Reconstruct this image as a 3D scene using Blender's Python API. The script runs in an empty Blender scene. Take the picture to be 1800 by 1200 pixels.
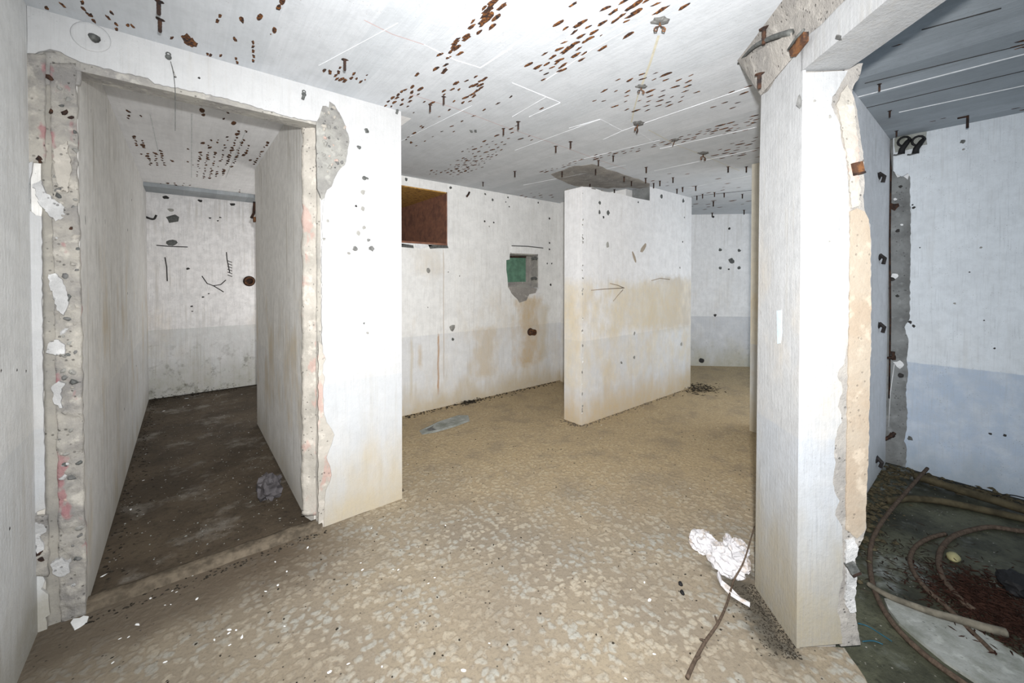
import bpy, bmesh, math, random
from mathutils import Vector, noise as mnoise
from mathutils.geometry import tessellate_polygon

C = bpy.context.scene.collection
sc = bpy.context.scene
R = random.Random(7)
H = 2.642            # ceiling height
HC = 1.5             # camera height
FPX, CV = 700.0, 502.8
YAW, PIT = math.radians(39.43), math.radians(0.875)

# ------------------------------------------------------------------ camera
cam = bpy.data.cameras.new('camera')
cam.sensor_width = 36.0
cam.lens = 36.0 * FPX / 1800.0
cam.shift_y = -(600.0 - CV) / 1800.0
cam.clip_start = 0.05
co = bpy.data.objects.new('camera', cam)
C.objects.link(co)
co.location = (0, 0, HC)
co.rotation_euler = (math.pi / 2 - PIT, 0, -YAW)
sc.camera = co

# ------------------------------------------------------------------ world, flash, exposure
w = bpy.data.worlds.new('world')
sc.world = w
w.use_nodes = True
w.node_tree.nodes['Background'].inputs[0].default_value = (0.72, 0.86, 1.0, 1)   # cool daylight from the way in behind the photographer
w.node_tree.nodes['Background'].inputs[1].default_value = 0.62


def lamp(name, loc, target, power, size, blend, radius, color=(1, 1, 1)):
    l = bpy.data.lights.new(name, 'SPOT')
    l.energy = power
    l.spot_size = math.radians(size)
    l.spot_blend = blend
    l.shadow_soft_size = radius
    l.color = color
    o = bpy.data.objects.new(name, l)
    C.objects.link(o)
    o.location = loc
    o.rotation_euler = (Vector(target) - Vector(loc)).to_track_quat('-Z', 'Y').to_euler()
    return o


FWD = Vector((math.sin(YAW), math.cos(YAW), 0))
RGT = Vector((math.cos(YAW), -math.sin(YAW), 0))
lamp('camera_flash', (0.045, -0.035, 1.69), Vector((0, 0, 1.15)) + FWD * 4 + RGT * 0.2, 470, 145, 1.0, 0.03, (1, 0.99, 0.975))
# unseen fill lamp added behind the pier to brighten the cell
pl_ = bpy.data.lights.new('passage_fill', 'POINT')
pl_.energy = 15
pl_.shadow_soft_size = 0.4
pl_.color = (1, 0.97, 0.93)
po_ = bpy.data.objects.new('passage_fill', pl_)
C.objects.link(po_)
po_.location = (1.25, 5.75, 1.35)
# another unseen fill lamp, added behind the short wall to lift the back room
pk_ = bpy.data.lights.new('back_fill', 'POINT')
pk_.energy = 22
pk_.shadow_soft_size = 0.4
pk_.color = (1, 0.97, 0.93)
pq_ = bpy.data.objects.new('back_fill', pk_)
C.objects.link(pq_)
pq_.location = (5.3, 1.1, 1.3)

sc.view_settings.view_transform = 'Standard'
sc.view_settings.look = 'None'
sc.view_settings.gamma = 1.0
sc.view_settings.use_curve_mapping = False
sc.view_settings.exposure = 0.5

# ------------------------------------------------------------------ pixel -> point on a real surface


def ray(u, v):
    x = (u - 900) / FPX
    y = -(v - CV) / FPX
    dz = y * math.cos(PIT) - math.sin(PIT)
    df = math.cos(PIT) + y * math.sin(PIT)
    s, c = math.sin(YAW), math.cos(YAW)
    return Vector((x * c + df * s, -x * s + df * c, dz))


def plane(pt, n):
    return (Vector(pt), Vector(n).normalized())


def at(u, v, pl):
    d = ray(u, v)
    o = Vector((0, 0, HC))
    return o + d * ((pl[0] - o).dot(pl[1]) / d.dot(pl[1]))


FLOOR = plane((0, 0, 0), (0, 0, 1))
CEIL = plane((0, 0, H), (0, 0, -1))
BF = 2.575
FRONT = plane((0, BF, 0), (0, -1, 0))
LEFTN = plane((-0.497, 0, 0), (1, 0, 0))
CELL_L = plane((-0.36, 0, 0), (1, 0, 0))
CELL_R = plane((0.572, 0, 0), (-1, 0, 0))
CELL_B = plane((0, 6.74, 0), (0, -1, 0))
WINW = plane((0, 4.14, 0), (0, -1, 0))
PART = plane((0, 2.7, 0), (0, -1, 0))
PEND = plane((3.15, 0, 0), (-1, 0, 0))
RIGHT = plane((4.42, 0, 0), (-1, 0, 0))
WSIDE = plane((0, 0.56, 0), (0, -1, 0))
FAR = plane((6.79, 3.444, 0), (-1, -1, 0))
A = Vector((1.91, 0.50, 0))
D1 = Vector((1, 1, 0)).normalized()
D2 = Vector((1, -1, 0)).normalized()
COLF = (A.copy(), -D1)           # column face to the camera
COLL = (A.copy(), -D2)           # column face to the main room

# ------------------------------------------------------------------ node helpers


class N:
    def __init__(s, name):
        s.m = bpy.data.materials.new(name)
        s.m.use_nodes = True
        s.t = s.m.node_tree
        s.b = s.t.nodes['Principled BSDF']
        s.g = s.t.nodes.new('ShaderNodeNewGeometry')
        s.pos = s.g.outputs['Position']
        sx = s.t.nodes.new('ShaderNodeSeparateXYZ')
        s.t.links.new(s.pos, sx.inputs[0])
        s.x, s.y, s.z = sx.outputs

    def put(s, inp, v):
        if isinstance(v, bpy.types.NodeSocket):
            s.t.links.new(v, inp)
        elif isinstance(v, (tuple, list)) and len(v) == 3 and inp.type == 'RGBA':
            inp.default_value = (*v, 1)
        else:
            inp.default_value = v

    def math(s, op, a, b=None, clamp=False):
        n = s.t.nodes.new('ShaderNodeMath')
        n.operation = op
        n.use_clamp = clamp
        s.put(n.inputs[0], a)
        if b is not None:
            s.put(n.inputs[1], b)
        return n.outputs[0]

    def scale(s, v):
        n = s.t.nodes.new('ShaderNodeVectorMath')
        n.operation = 'MULTIPLY'
        s.t.links.new(s.pos, n.inputs[0])
        n.inputs[1].default_value = v
        return n.outputs[0]

    def noise(s, scale, detail=3, rough=0.55, vec=None, dist=0.0):
        n = s.t.nodes.new('ShaderNodeTexNoise')
        if isinstance(scale, tuple):
            vec = s.scale(scale)
            scale = 1.0
        s.t.links.new(vec or s.pos, n.inputs['Vector'])
        n.inputs['Scale'].default_value = scale
        n.inputs['Detail'].default_value = detail
        n.inputs['Roughness'].default_value = rough
        n.inputs['Distortion'].default_value = dist
        return n.outputs['Fac']

    def voro(s, scale, feature='F1', vec=None, rnd=1.0, out='Distance'):
        n = s.t.nodes.new('ShaderNodeTexVoronoi')
        n.feature = feature
        s.t.links.new(vec or s.pos, n.inputs['Vector'])
        n.inputs['Scale'].default_value = scale
        n.inputs['Randomness'].default_value = rnd
        return n.outputs[out]

    def warp(s, amount, scale):
        n = s.t.nodes.new('ShaderNodeTexNoise')
        s.t.links.new(s.pos, n.inputs['Vector'])
        n.inputs['Scale'].default_value = scale
        n.inputs['Detail'].default_value = 2
        m = s.t.nodes.new('ShaderNodeVectorMath')
        m.operation = 'MULTIPLY_ADD'
        s.t.links.new(n.outputs['Color'], m.inputs[0])
        m.inputs[1].default_value = (amount,) * 3
        s.t.links.new(s.pos, m.inputs[2])
        return m.outputs[0]

    def step(s, v, lo, hi, a=0.0, b=1.0):
        n = s.t.nodes.new('ShaderNodeMapRange')
        n.interpolation_type = 'SMOOTHSTEP'
        s.put(n.inputs[0], v)
        for i, q in enumerate((lo, hi, a, b)):
            n.inputs[i + 1].default_value = q
        return n.outputs[0]

    def mix(s, f, a, b, mode='MIX'):
        n = s.t.nodes.new('ShaderNodeMix')
        n.data_type = 'RGBA'
        n.blend_type = mode
        s.put(n.inputs[0], f)
        s.put(n.inputs[6], a)
        s.put(n.inputs[7], b)
        return n.outputs[2]

    def bump(s, h, strength, dist=0.01):
        n = s.t.nodes.new('ShaderNodeBump')
        n.inputs['Strength'].default_value = strength
        n.inputs['Distance'].default_value = dist
        s.t.links.new(h, n.inputs['Height'])
        s.t.links.new(n.outputs[0], s.b.inputs['Normal'])

    def done(s, col, rough=0.85, spec=0.25, metal=0.0):
        s.put(s.b.inputs['Base Color'], col)
        s.put(s.b.inputs['Roughness'], rough)
        s.b.inputs['Specular IOR Level'].default_value = spec
        s.b.inputs['Metallic'].default_value = metal
        return s.m


def plaster(name, base, dado=(0.50, 0.55, 0.61), dado_f=0.6, low=(0.46, 0.37, 0.24), low_h=0.35, low_f=0.75,
            streak=(0.33, 0.29, 0.22), streak_f=0.2, ochre_f=0.2, speck_f=0.5, dado_z=0.868, mold_f=0.0, stains=(), seed=0.0, mottle=0.7):
    n = N(name)
    v = n.noise(3.1 + seed, 4)
    c = n.mix(n.step(v, 0.3, 0.7), tuple(q * 0.93 for q in base), base)
    edge = n.math('ADD', n.z, n.math('MULTIPLY', n.noise(30, 2), 0.012))
    dm = n.step(edge, dado_z, dado_z + 0.012, 1.0, 0.0)
    wear = n.step(n.noise(5.0 + seed, 5, 0.65), 0.25, 0.6)
    c = n.mix(n.math('MULTIPLY', n.math('MULTIPLY', dm, dado_f), n.math('ADD', n.math('MULTIPLY', wear, 0.5), 0.5)), c, dado)
    # vertical grime runs
    st = n.step(n.noise((34, 34, 1.1), 3, 0.6), 0.48, 0.72)
    big = n.step(n.noise(1.3 + seed, 3), 0.38, 0.66)
    c = n.mix(n.math('MULTIPLY', n.math('MULTIPLY', st, big), streak_f), c, streak)
    # ochre damp
    oc = n.step(n.noise((2.6, 2.6, 1.3), 4, 0.6), 0.5, 0.72)
    c = n.mix(n.math('MULTIPLY', n.math('MULTIPLY', oc, n.step(n.z, 2.1, 1.2)), ochre_f), c, (0.56, 0.43, 0.24))
    # damp from the floor
    lz = n.math('ADD', n.z, n.math('MULTIPLY', n.math('SUBTRACT', n.noise((5, 5, 2), 4, 0.6), 0.5), low_h * 1.5))
    c = n.mix(n.math('MULTIPLY', n.step(lz, 0.0, low_h, 1.0, 0.0), low_f), c, low)
    if mold_f:
        mo = n.step(n.noise(9, 6, 0.7), 0.52, 0.66)
        c = n.mix(n.math('MULTIPLY', n.math('MULTIPLY', mo, n.step(n.z, 1.0, 0.1)), mold_f), c, (0.10, 0.095, 0.06))
    for (ax, a0, wd, z0, z1, col, f) in stains:
        cc = n.x if ax == 'x' else n.y
        cc = n.math('ADD', cc, n.math('MULTIPLY', n.math('SUBTRACT', n.noise((9, 9, 5), 3), 0.5), wd * 1.6))
        d = n.math('ABSOLUTE', n.math('SUBTRACT', cc, a0))
        mk = n.step(d, 0.0, wd, 1.0, 0.0)
        zz = n.math('ADD', n.z, n.math('MULTIPLY', n.math('SUBTRACT', n.noise(14, 3), 0.5), 0.15))
        fade = min(0.12, (z1 - z0) * 0.4)
        mk = n.math('MULTIPLY', mk, n.math('MULTIPLY', n.step(zz, z0, z0 + fade), n.step(zz, z1 - fade, z1, 1.0, 0.0)))
        c = n.mix(n.math('MULTIPLY', mk, f), c, col)
    # blotchy grime, brush strokes
    mt1 = n.step(n.noise(13 + seed, 7, 0.72), 0.36, 0.7)
    c = n.mix(n.math('MULTIPLY', mt1, 0.5 * mottle), c, tuple(q * 0.66 for q in base))
    mt2 = n.step(n.noise((120, 120, 5), 3, 0.6), 0.52, 0.72)
    c = n.mix(n.math('MULTIPLY', mt2, 0.4 * mottle), c, tuple(q * 0.55 for q in base))
    # specks and pinholes
    sf = n.math('MULTIPLY', n.step(n.voro(160), 0.10, 0.2, 1.0, 0.0), n.step(n.noise(4 + seed, 4), 0.45, 0.6))
    c = n.mix(n.math('MULTIPLY', sf, 0.45 * mottle), c, (0.12, 0.10, 0.085))
    sp = n.step(n.voro(70), 0.10, 0.17, 1.0, 0.0)
    sp = n.math('MULTIPLY', sp, n.step(n.noise(7 + seed, 3), 0.5, 0.62))
    c = n.mix(n.math('MULTIPLY', sp, speck_f), c, (0.09, 0.075, 0.06))
    hb = n.math('ADD', n.noise(55, 5, 0.65), n.math('MULTIPLY', n.noise((90, 90, 6), 2), 0.6))
    n.bump(hb, 0.4, 0.005)
    return n.done(c, 0.8, 0.25)


def concrete(name, base=(0.40, 0.385, 0.35), alt=(0.27, 0.26, 0.25), third=None, third_f=0.6, relief=0.012, pit_f=0.6):
    n = N(name)
    c = n.mix(n.step(n.noise(6, 6, 0.65), 0.35, 0.68), base, alt)
    c = n.mix(n.math('MULTIPLY', n.step(n.noise(17, 4), 0.55, 0.7), 0.5), c, tuple(min(1, q * 1.45) for q in base))
    if third:
        c = n.mix(n.math('MULTIPLY', n.step(n.noise((9, 9, 5), 3, 0.6), 0.56, 0.63), third_f), c, third)
    pit = n.math('MULTIPLY', n.step(n.voro(45), 0.12, 0.25, 1.0, 0.0), n.step(n.noise(11, 2), 0.45, 0.6))
    c = n.mix(n.math('MULTIPLY', pit, pit_f), c, (0.05, 0.047, 0.045))
    n.bump(n.math('SUBTRACT', n.noise(24, 7, 0.7), n.math('MULTIPLY', pit, 0.3)), 0.8, relief)
    return n.done(c, 0.9, 0.2)


def rusty(name, a=(0.10, 0.045, 0.022), b=(0.25, 0.10, 0.03), c3=(0.03, 0.022, 0.02), s=1.0):
    n = N(name)
    c = n.mix(n.step(n.noise(40 * s, 4), 0.4, 0.65), a, b)
    c = n.mix(n.step(n.noise(23 * s, 3), 0.5, 0.66), c, c3)
    n.bump(n.noise(120 * s, 4), 0.5, 0.003)
    return n.done(c, 0.85, 0.3)


def plain(name, col, var=0.25, scale=30, rough=0.7, spec=0.3, bump=0.3):
    n = N(name)
    c = n.mix(n.step(n.noise(scale, 4), 0.3, 0.7), tuple(q * (1 - var) for q in col), col)
    n.bump(n.noise(scale * 3, 4), bump, 0.004)
    return n.done(c, rough, spec)


WHITE = (0.86, 0.86, 0.85)
OCH = (0.52, 0.36, 0.16)
RUSTY = (0.42, 0.20, 0.05)
M = {}  # flash falloff offset in colour: front wall, column darker; far, cell walls paler
M['front'] = plaster('plaster_front', (0.51, 0.515, 0.52), dado=(0.415, 0.437, 0.465), dado_f=0.5, low=(0.42, 0.35, 0.23), low_h=0.55, low_f=0.8, streak_f=0.2, ochre_f=0.12, speck_f=0.25, mottle=0.45)
M['left'] = plaster('plaster_left', (0.80, 0.81, 0.81), dado_f=0.3, streak_f=0.35, ochre_f=0.1, speck_f=0.2, low=(0.30, 0.27, 0.2), low_h=0.4, seed=.7)
M['cell_side'] = plaster('plaster_cell_side', (0.88, 0.865, 0.835), dado=(0.72, 0.72, 0.72), dado_f=0.5, low=(0.46, 0.42, 0.34), low_h=0.3, low_f=0.6, streak=(0.36, 0.32, 0.25), streak_f=0.75, ochre_f=0.6, speck_f=0.4, seed=1.3, mottle=0.95)
M['cell_back'] = plaster('plaster_cell_back', (0.88, 0.87, 0.875), dado=(0.60, 0.62, 0.62), dado_f=0.8, low=(0.30, 0.29, 0.20), low_h=0.6, low_f=0.5, streak_f=0.45, ochre_f=0.25, speck_f=0.9, mold_f=0.7, seed=.4, mottle=1.25)
M['window_wall'] = plaster('plaster_window_wall', WHITE, dado=(0.60, 0.62, 0.66), dado_f=0.5, low=(0.50, 0.40, 0.24), low_h=0.35, low_f=0.8, streak_f=0.25, ochre_f=0.25, speck_f=0.3, stains=(
    ('x', 2.285, 0.022, 0.12, 0.93, RUSTY, 0.85), ('x', 2.36, 0.012, 0.3, 1.9, (0.45, 0.34, 0.24), 0.6),
    ('x', 2.14, 0.3, 1.5, 1.9, (0.55, 0.46, 0.32), 0.32), ('x', 2.05, 0.05, 0.45, 0.8, OCH, 0.5),
    ('x', 1.95, 0.03, 0.1, 0.9, (0.55, 0.46, 0.3), 0.5),
    ('x', 3.70, 0.34, 0.25, 1.32, OCH, 0.75), ('x', 2.95, 0.3, 0.2, 0.95, (0.55, 0.43, 0.26), 0.6), ('x', 4.0, 0.15, 0.3, 1.2, (0.55, 0.45, 0.28), 0.5)), seed=2.1)
M['partition'] = plaster('plaster_partition', (0.80, 0.80, 0.81), dado=(0.59, 0.61, 0.64), dado_f=0.7, low=(0.56, 0.44, 0.27), low_h=0.5, low_f=0.9, streak_f=0.2, ochre_f=0.55, speck_f=0.25, stains=(
    ('x', 5.0, 0.95, 0.8, 1.6, (0.46, 0.39, 0.29), 0.7), ('x', 4.1, 1.2, 0.86, 1.5, (0.60, 0.52, 0.37), 0.55), ('y', 2.86, 0.3, 0.3, 1.55, (0.70, 0.58, 0.36), 0.5)), seed=3.3)
M['far'] = plaster('plaster_far', (0.85, 0.85, 0.86), dado=(0.52, 0.54, 0.58), dado_f=0.75, low=(0.36, 0.33, 0.2), low_h=0.55, low_f=0.6, streak_f=0.3, ochre_f=0.15, speck_f=0.5, mold_f=0.25, seed=.9)
M['column'] = plaster('plaster_column', (0.40, 0.407, 0.415), dado=(0.315, 0.345, 0.39), dado_f=0.5, low=(0.30, 0.26, 0.18), low_h=0.75, low_f=0.85, streak_f=0.25, ochre_f=0.4, speck_f=0.25, dado_z=0.86, seed=1.9)
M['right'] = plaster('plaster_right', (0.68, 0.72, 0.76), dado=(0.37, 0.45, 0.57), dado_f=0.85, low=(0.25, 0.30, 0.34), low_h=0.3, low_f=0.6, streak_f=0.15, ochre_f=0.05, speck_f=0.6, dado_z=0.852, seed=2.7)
M['lilac'] = plaster('plaster_lilac', (0.88, 0.87, 0.88), dado=(0.76, 0.77, 0.81), dado_f=0.6, low=(0.45, 0.46, 0.45), streak_f=0.35, ochre_f=0.05, speck_f=0.7, seed=3.7)
M['concrete'] = concrete('bare_concrete')
M['jamb'] = concrete('bare_jamb', (0.44, 0.415, 0.37), (0.25, 0.24, 0.23), third=(0.36, 0.12, 0.14), third_f=0.6, relief=0.018)
M['groove'] = concrete('bare_groove', (0.36, 0.34, 0.30), (0.26, 0.25, 0.23), relief=0.006)
M['jamb_pale'] = concrete('bare_jamb_pale', (0.46, 0.43, 0.385), (0.34, 0.32, 0.285), third=(0.50, 0.26, 0.22), third_f=0.4, relief=0.008)
M['chase'] = concrete('bare_chase', (0.235, 0.245, 0.245), (0.15, 0.155, 0.155), relief=0.01)
M['beige'] = concrete('bare_beige', (0.36, 0.31, 0.25), (0.34, 0.275, 0.21), relief=0.006, pit_f=0.3)
M['chip'] = concrete('chip_grey', (0.34, 0.335, 0.31), (0.22, 0.215, 0.205), relief=0.012)
M['lump_rough'] = concrete('lump_rough', (0.62, 0.62, 0.62), (0.44, 0.44, 0.44), relief=0.02)
M['fin'] = plain('fin', (0.665, 0.685, 0.71), 0.1, 40, 0.8)
M['haunch'] = concrete('bare_haunch', (0.35, 0.33, 0.305), (0.25, 0.238, 0.225), relief=0.012)
M['lump'] = plain('white_lump', (0.78, 0.79, 0.80), 0.2, 25, 0.8, 0.2, 0.6)
M['dark_hole'] = plain('dark_hole', (0.035, 0.033, 0.032), 0.4, 40)
M['steel'] = plain('grey_steel', (0.12, 0.125, 0.12), 0.5, 60, 0.6, 0.4)
M['iron'] = plain('dark_iron', (0.035, 0.03, 0.029), 0.5, 60, 0.7, 0.3)
M['mortar'] = plain('grey_mortar', (0.19, 0.19, 0.185), 0.4, 50, 0.9, 0.1, 0.6)
M['rust'] = rusty('rust', (0.07, 0.034, 0.02), (0.17, 0.075, 0.03), (0.025, 0.018, 0.016))
M['rust_pit'] = rusty('rust_pit', (0.042, 0.020, 0.014), (0.20, 0.078, 0.02), (0.022, 0.014, 0.012), 1.8)
M['rust_dark'] = rusty('rust_dark', (0.028, 0.017, 0.014), (0.065, 0.031, 0.018), (0.014, 0.011, 0.011))
M['rust_niche'] = rusty('rust_niche', (0.20, 0.095, 0.065), (0.25, 0.12, 0.075), (0.15, 0.075, 0.055), 0.5)
M['rust_soffit'] = rusty('rust_soffit', (0.42, 0.235, 0.06), (0.55, 0.32, 0.09), (0.24, 0.125, 0.045), 1.0)
M['green'] = plain('green_paint', (0.135, 0.27, 0.19), 0.35, 14, 0.55, 0.4)
M['white_fleck'] = plain('white_fleck', (0.85, 0.86, 0.86), 0.1, 40, 0.7)
M['twig'] = plain('twig_bark', (0.12, 0.088, 0.066), 0.45, 60, 0.9, 0.1, 0.8)
M['wood'] = plain('wet_wood', (0.20, 0.18, 0.14), 0.55, 18, 0.8, 0.2, 0.8)
M['wood_dark'] = plain('rotten_wood', (0.085, 0.07, 0.04), 0.5, 18, 0.8, 0.2, 0.8)
M['slab'] = concrete('pale_slab', (0.34, 0.35, 0.33), (0.20, 0.21, 0.18), relief=0.006, pit_f=0.35)
M['debris'] = plain('dark_debris', (0.04, 0.034, 0.026), 0.5, 30, 0.9, 0.1, 0.8)
M['leaf'] = plain('leaf_litter', (0.042, 0.019, 0.013), 0.6, 30, 0.8, 0.1, 0.5)
M['blue_wire'] = plain('blue_wire', (0.02, 0.09, 0.13), 0.3, 30, 0.5)
M['stone'] = plain('yellow_stone', (0.36, 0.33, 0.17), 0.3, 25, 0.6)
M['paper'] = plain('grey_paper', (0.12, 0.112, 0.118), 0.5, 20, 0.8, 0.1, 0.6)
M['black'] = plain('black_rubber', (0.012, 0.012, 0.013), 0.3, 20, 0.7)
M['chalk'] = plain('red_chalk', (0.62, 0.42, 0.40), 0.2, 30, 0.9)
M['ochre_line'] = plain('ochre_drip', (0.60, 0.57, 0.46), 0.15, 30, 0.9)


def bag_mat():
    n = N('crumpled_white_bag')
    c = n.mix(n.step(n.noise(16, 4), 0.5, 0.7), (0.60, 0.59, 0.61), (0.42, 0.36, 0.31))
    n.bump(n.noise(70, 5, 0.7), 0.7, 0.006)
    n.b.inputs['Subsurface Weight'].default_value = 0.0
    return n.done(c, 0.55, 0.3)


M['bag'] = bag_mat()


def ceil_mat(name, lo, hi, axis='x', damp=0.0):
    n = N(name)
    ax = n.x if axis == 'x' else n.y
    bd = n.t.nodes.new('ShaderNodeTexWhiteNoise')
    bd.noise_dimensions = '1D'
    n.t.links.new(n.math('FLOOR', n.math('DIVIDE', ax, 0.165)), bd.inputs['W'])
    c = n.mix(bd.outputs['Value'], lo, hi)
    gr = n.noise((60, 4, 4) if axis == 'x' else (4, 60, 4), 3)
    c = n.mix(n.math('MULTIPLY', n.step(gr, 0.35, 0.7), 0.25), c, tuple(q * 0.8 for q in lo))
    if damp:
        c = n.mix(n.math('MULTIPLY', n.step(n.noise(1.6, 4), 0.48, 0.68), damp), c, (0.16, 0.15, 0.14))
    c = n.mix(n.math('MULTIPLY', n.step(n.noise(9, 7, 0.72), 0.4, 0.7), 0.28), c, tuple(q * 0.68 for q in lo))
    sp = n.math('MULTIPLY', n.step(n.voro(50), 0.08, 0.14, 1.0, 0.0), n.step(n.noise(5, 2), 0.5, 0.6))
    c = n.mix(n.math('MULTIPLY', sp, 0.4), c, (0.2, 0.14, 0.09))
    n.bump(n.math('ADD', gr, n.noise(50, 4)), 0.3, 0.003)
    return n.done(c, 0.8, 0.25)


M['ceil'] = ceil_mat('ceiling_white', (0.55, 0.58, 0.615), (0.61, 0.635, 0.67), 'x')
M['ceil_cell'] = ceil_mat('ceiling_cell', (0.84, 0.84, 0.85), (0.91, 0.91, 0.92), 'x')  # paler copy of the ceiling colour, offsetting the weaker light in the cell
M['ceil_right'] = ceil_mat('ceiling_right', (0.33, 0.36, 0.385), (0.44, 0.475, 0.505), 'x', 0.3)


def floor_mat():
    n = N('floor_dried_mud')
    wv = n.warp(0.055, 22)
    d = n.voro(27, vec=wv)
    blob = n.step(d, 0.22, 0.66, 1.0, 0.0)
    fine = n.noise(60, 5, 0.7)
    bigv = n.noise(1.7, 4)
    tan = n.mix(n.step(bigv, 0.38, 0.62), (0.225, 0.19, 0.145), (0.28, 0.235, 0.17))
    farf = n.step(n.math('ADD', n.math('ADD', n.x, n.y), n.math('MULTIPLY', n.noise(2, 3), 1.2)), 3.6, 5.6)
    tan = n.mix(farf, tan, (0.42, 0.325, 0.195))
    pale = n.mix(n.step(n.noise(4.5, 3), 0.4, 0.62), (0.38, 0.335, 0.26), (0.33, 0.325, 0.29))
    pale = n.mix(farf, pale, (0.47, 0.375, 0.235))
    amt = n.math('MULTIPLY', blob, n.step(n.noise(2.3, 4), 0.28, 0.58, 0.25, 0.95))
    c = n.mix(amt, tan, pale)
    rim = n.math('MULTIPLY', n.step(d, 0.44, 0.52), n.step(d, 0.52, 0.62, 1.0, 0.0))
    c = n.mix(n.math('MULTIPLY', rim, 0.3), c, (0.19, 0.14, 0.09))
    c = n.mix(n.math('MULTIPLY', n.step(fine, 0.46, 0.7), 0.6), c, (0.15, 0.125, 0.095))
    silt = n.step(n.noise(3.4, 6, 0.7), 0.46, 0.66)
    c = n.mix(n.math('MULTIPLY', silt, 0.38), c, (0.17, 0.145, 0.115))
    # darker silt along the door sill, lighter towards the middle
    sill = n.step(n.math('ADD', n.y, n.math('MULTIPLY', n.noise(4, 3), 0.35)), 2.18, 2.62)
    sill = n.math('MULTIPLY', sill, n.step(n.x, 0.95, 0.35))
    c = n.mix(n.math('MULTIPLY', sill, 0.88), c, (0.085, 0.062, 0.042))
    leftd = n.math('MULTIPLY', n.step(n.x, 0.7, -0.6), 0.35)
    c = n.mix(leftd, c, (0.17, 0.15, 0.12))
    # soil at the foot of the column
    dx = n.math('SUBTRACT', n.x, 1.93)
    dy = n.math('SUBTRACT', n.y, 0.62)
    al = n.math('ABSOLUTE', n.math('SUBTRACT', dx, dy))
    soil = n.step(n.math('ADD', al, n.math('MULTIPLY', n.noise(12, 4), 0.3)), 0.16, 0.36, 1.0, 0.0)
    soil = n.math('MULTIPLY', soil, n.step(n.math('ADD', n.math('ADD', n.x, n.y), n.math('MULTIPLY', n.noise(7, 3), 0.4)), 2.35, 2.65))
    soil = n.math('MULTIPLY', soil, n.step(n.math('ADD', n.x, n.y), 3.3, 2.95))
    c = n.mix(n.math('MULTIPLY', soil, 0.85), c, (0.05, 0.045, 0.036))
    sp = n.math('MULTIPLY', n.step(n.voro(33), 0.09, 0.15, 1.0, 0.0), n.step(n.noise(8, 2), 0.48, 0.6))
    c = n.mix(n.math('MULTIPLY', sp, 0.85), c, (0.035, 0.03, 0.026))
    n.bump(n.math('ADD', n.math('MULTIPLY', blob, 0.5), n.noise(40, 6, 0.7)), 0.6, 0.006)
    return n.done(c, 0.85, 0.2)


def mud_mat(name, a, b, pale, pale_f, scale, rough=0.8):
    n = N(name)
    c = n.mix(n.step(n.noise(2.2, 5, 0.65), 0.38, 0.66), a, b)
    pz = n.step(n.noise(scale, 6, 0.7), 0.52, 0.68)
    c = n.mix(n.math('MULTIPLY', pz, pale_f), c, pale)
    c = n.mix(n.math('MULTIPLY', n.step(n.noise(33, 5, 0.7), 0.5, 0.68), 0.55), c, tuple(q * 0.35 for q in a))
    sp = n.math('MULTIPLY', n.step(n.voro(40), 0.08, 0.15, 1.0, 0.0), n.step(n.noise(8, 2), 0.5, 0.58))
    c = n.mix(n.math('MULTIPLY', sp, 0.8), c, (0.5, 0.47, 0.42))
    n.bump(n.noise(22, 7, 0.7), 0.8, 0.012)
    return n.done(c, rough, 0.3)


M['floor'] = floor_mat()
M['floor_cell'] = mud_mat('floor_cell_mud', (0.060, 0.045, 0.030), (0.10, 0.076, 0.051), (0.26, 0.24, 0.21), 0.6, 2.6)
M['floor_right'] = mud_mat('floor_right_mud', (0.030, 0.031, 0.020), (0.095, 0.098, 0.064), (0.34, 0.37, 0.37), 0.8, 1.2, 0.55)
M['kerb'] = plain('kerb_mud', (0.165, 0.135, 0.10), 0.55, 22, 0.9, 0.1, 1.0)

# ------------------------------------------------------------------ mesh helpers


def link(name, me, mt, parent=None, kind=None):
    o = bpy.data.objects.new(name, me)
    C.objects.link(o)
    if mt is not None and not me.materials:
        for q in (mt if isinstance(mt, list) else [mt]):
            me.materials.append(q)
    if parent is not None:
        o.parent = parent
    if kind:
        o['kind'] = kind
    return o


def mesh(name, verts, faces, smooth=False):
    me = bpy.data.meshes.new(name)
    me.from_pydata([tuple(v) for v in verts], [], faces)
    me.validate()
    bm = bmesh.new()
    bm.from_mesh(me)
    bmesh.ops.recalc_face_normals(bm, faces=bm.faces)
    bm.to_mesh(me)
    bm.free()
    if smooth:
        for p in me.polygons:
            p.use_smooth = True
    me.update()
    return me


def slab_me(name, loops, n, t, off=0.0):
    """a flat polygon (with holes) lifted off its plane by `off`, thickened backwards by t"""
    n = Vector(n).normalized()
    ax = Vector((0, 0, 1)) if abs(n.z) < 0.9 else Vector((1, 0, 0))
    ux = ax.cross(n).normalized()
    uy = n.cross(ux)
    l2 = [[Vector((p.dot(ux), p.dot(uy), 0)) for p in lp] for lp in loops]
    tri = tessellate_polygon(l2)
    pts = [p + n * off for lp in loops for p in lp]
    k = len(pts)
    verts = pts + [p - n * t for p in pts]
    faces = [tuple(f) for f in tri] + [tuple(i + k for i in reversed(f)) for f in tri]
    s = 0
    for lp in loops:
        m = len(lp)
        for i in range(m):
            j = (i + 1) % m
            faces.append((s + i, s + j, s + j + k, s + i + k))
        s += m
    return mesh(name, verts, faces)


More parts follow.
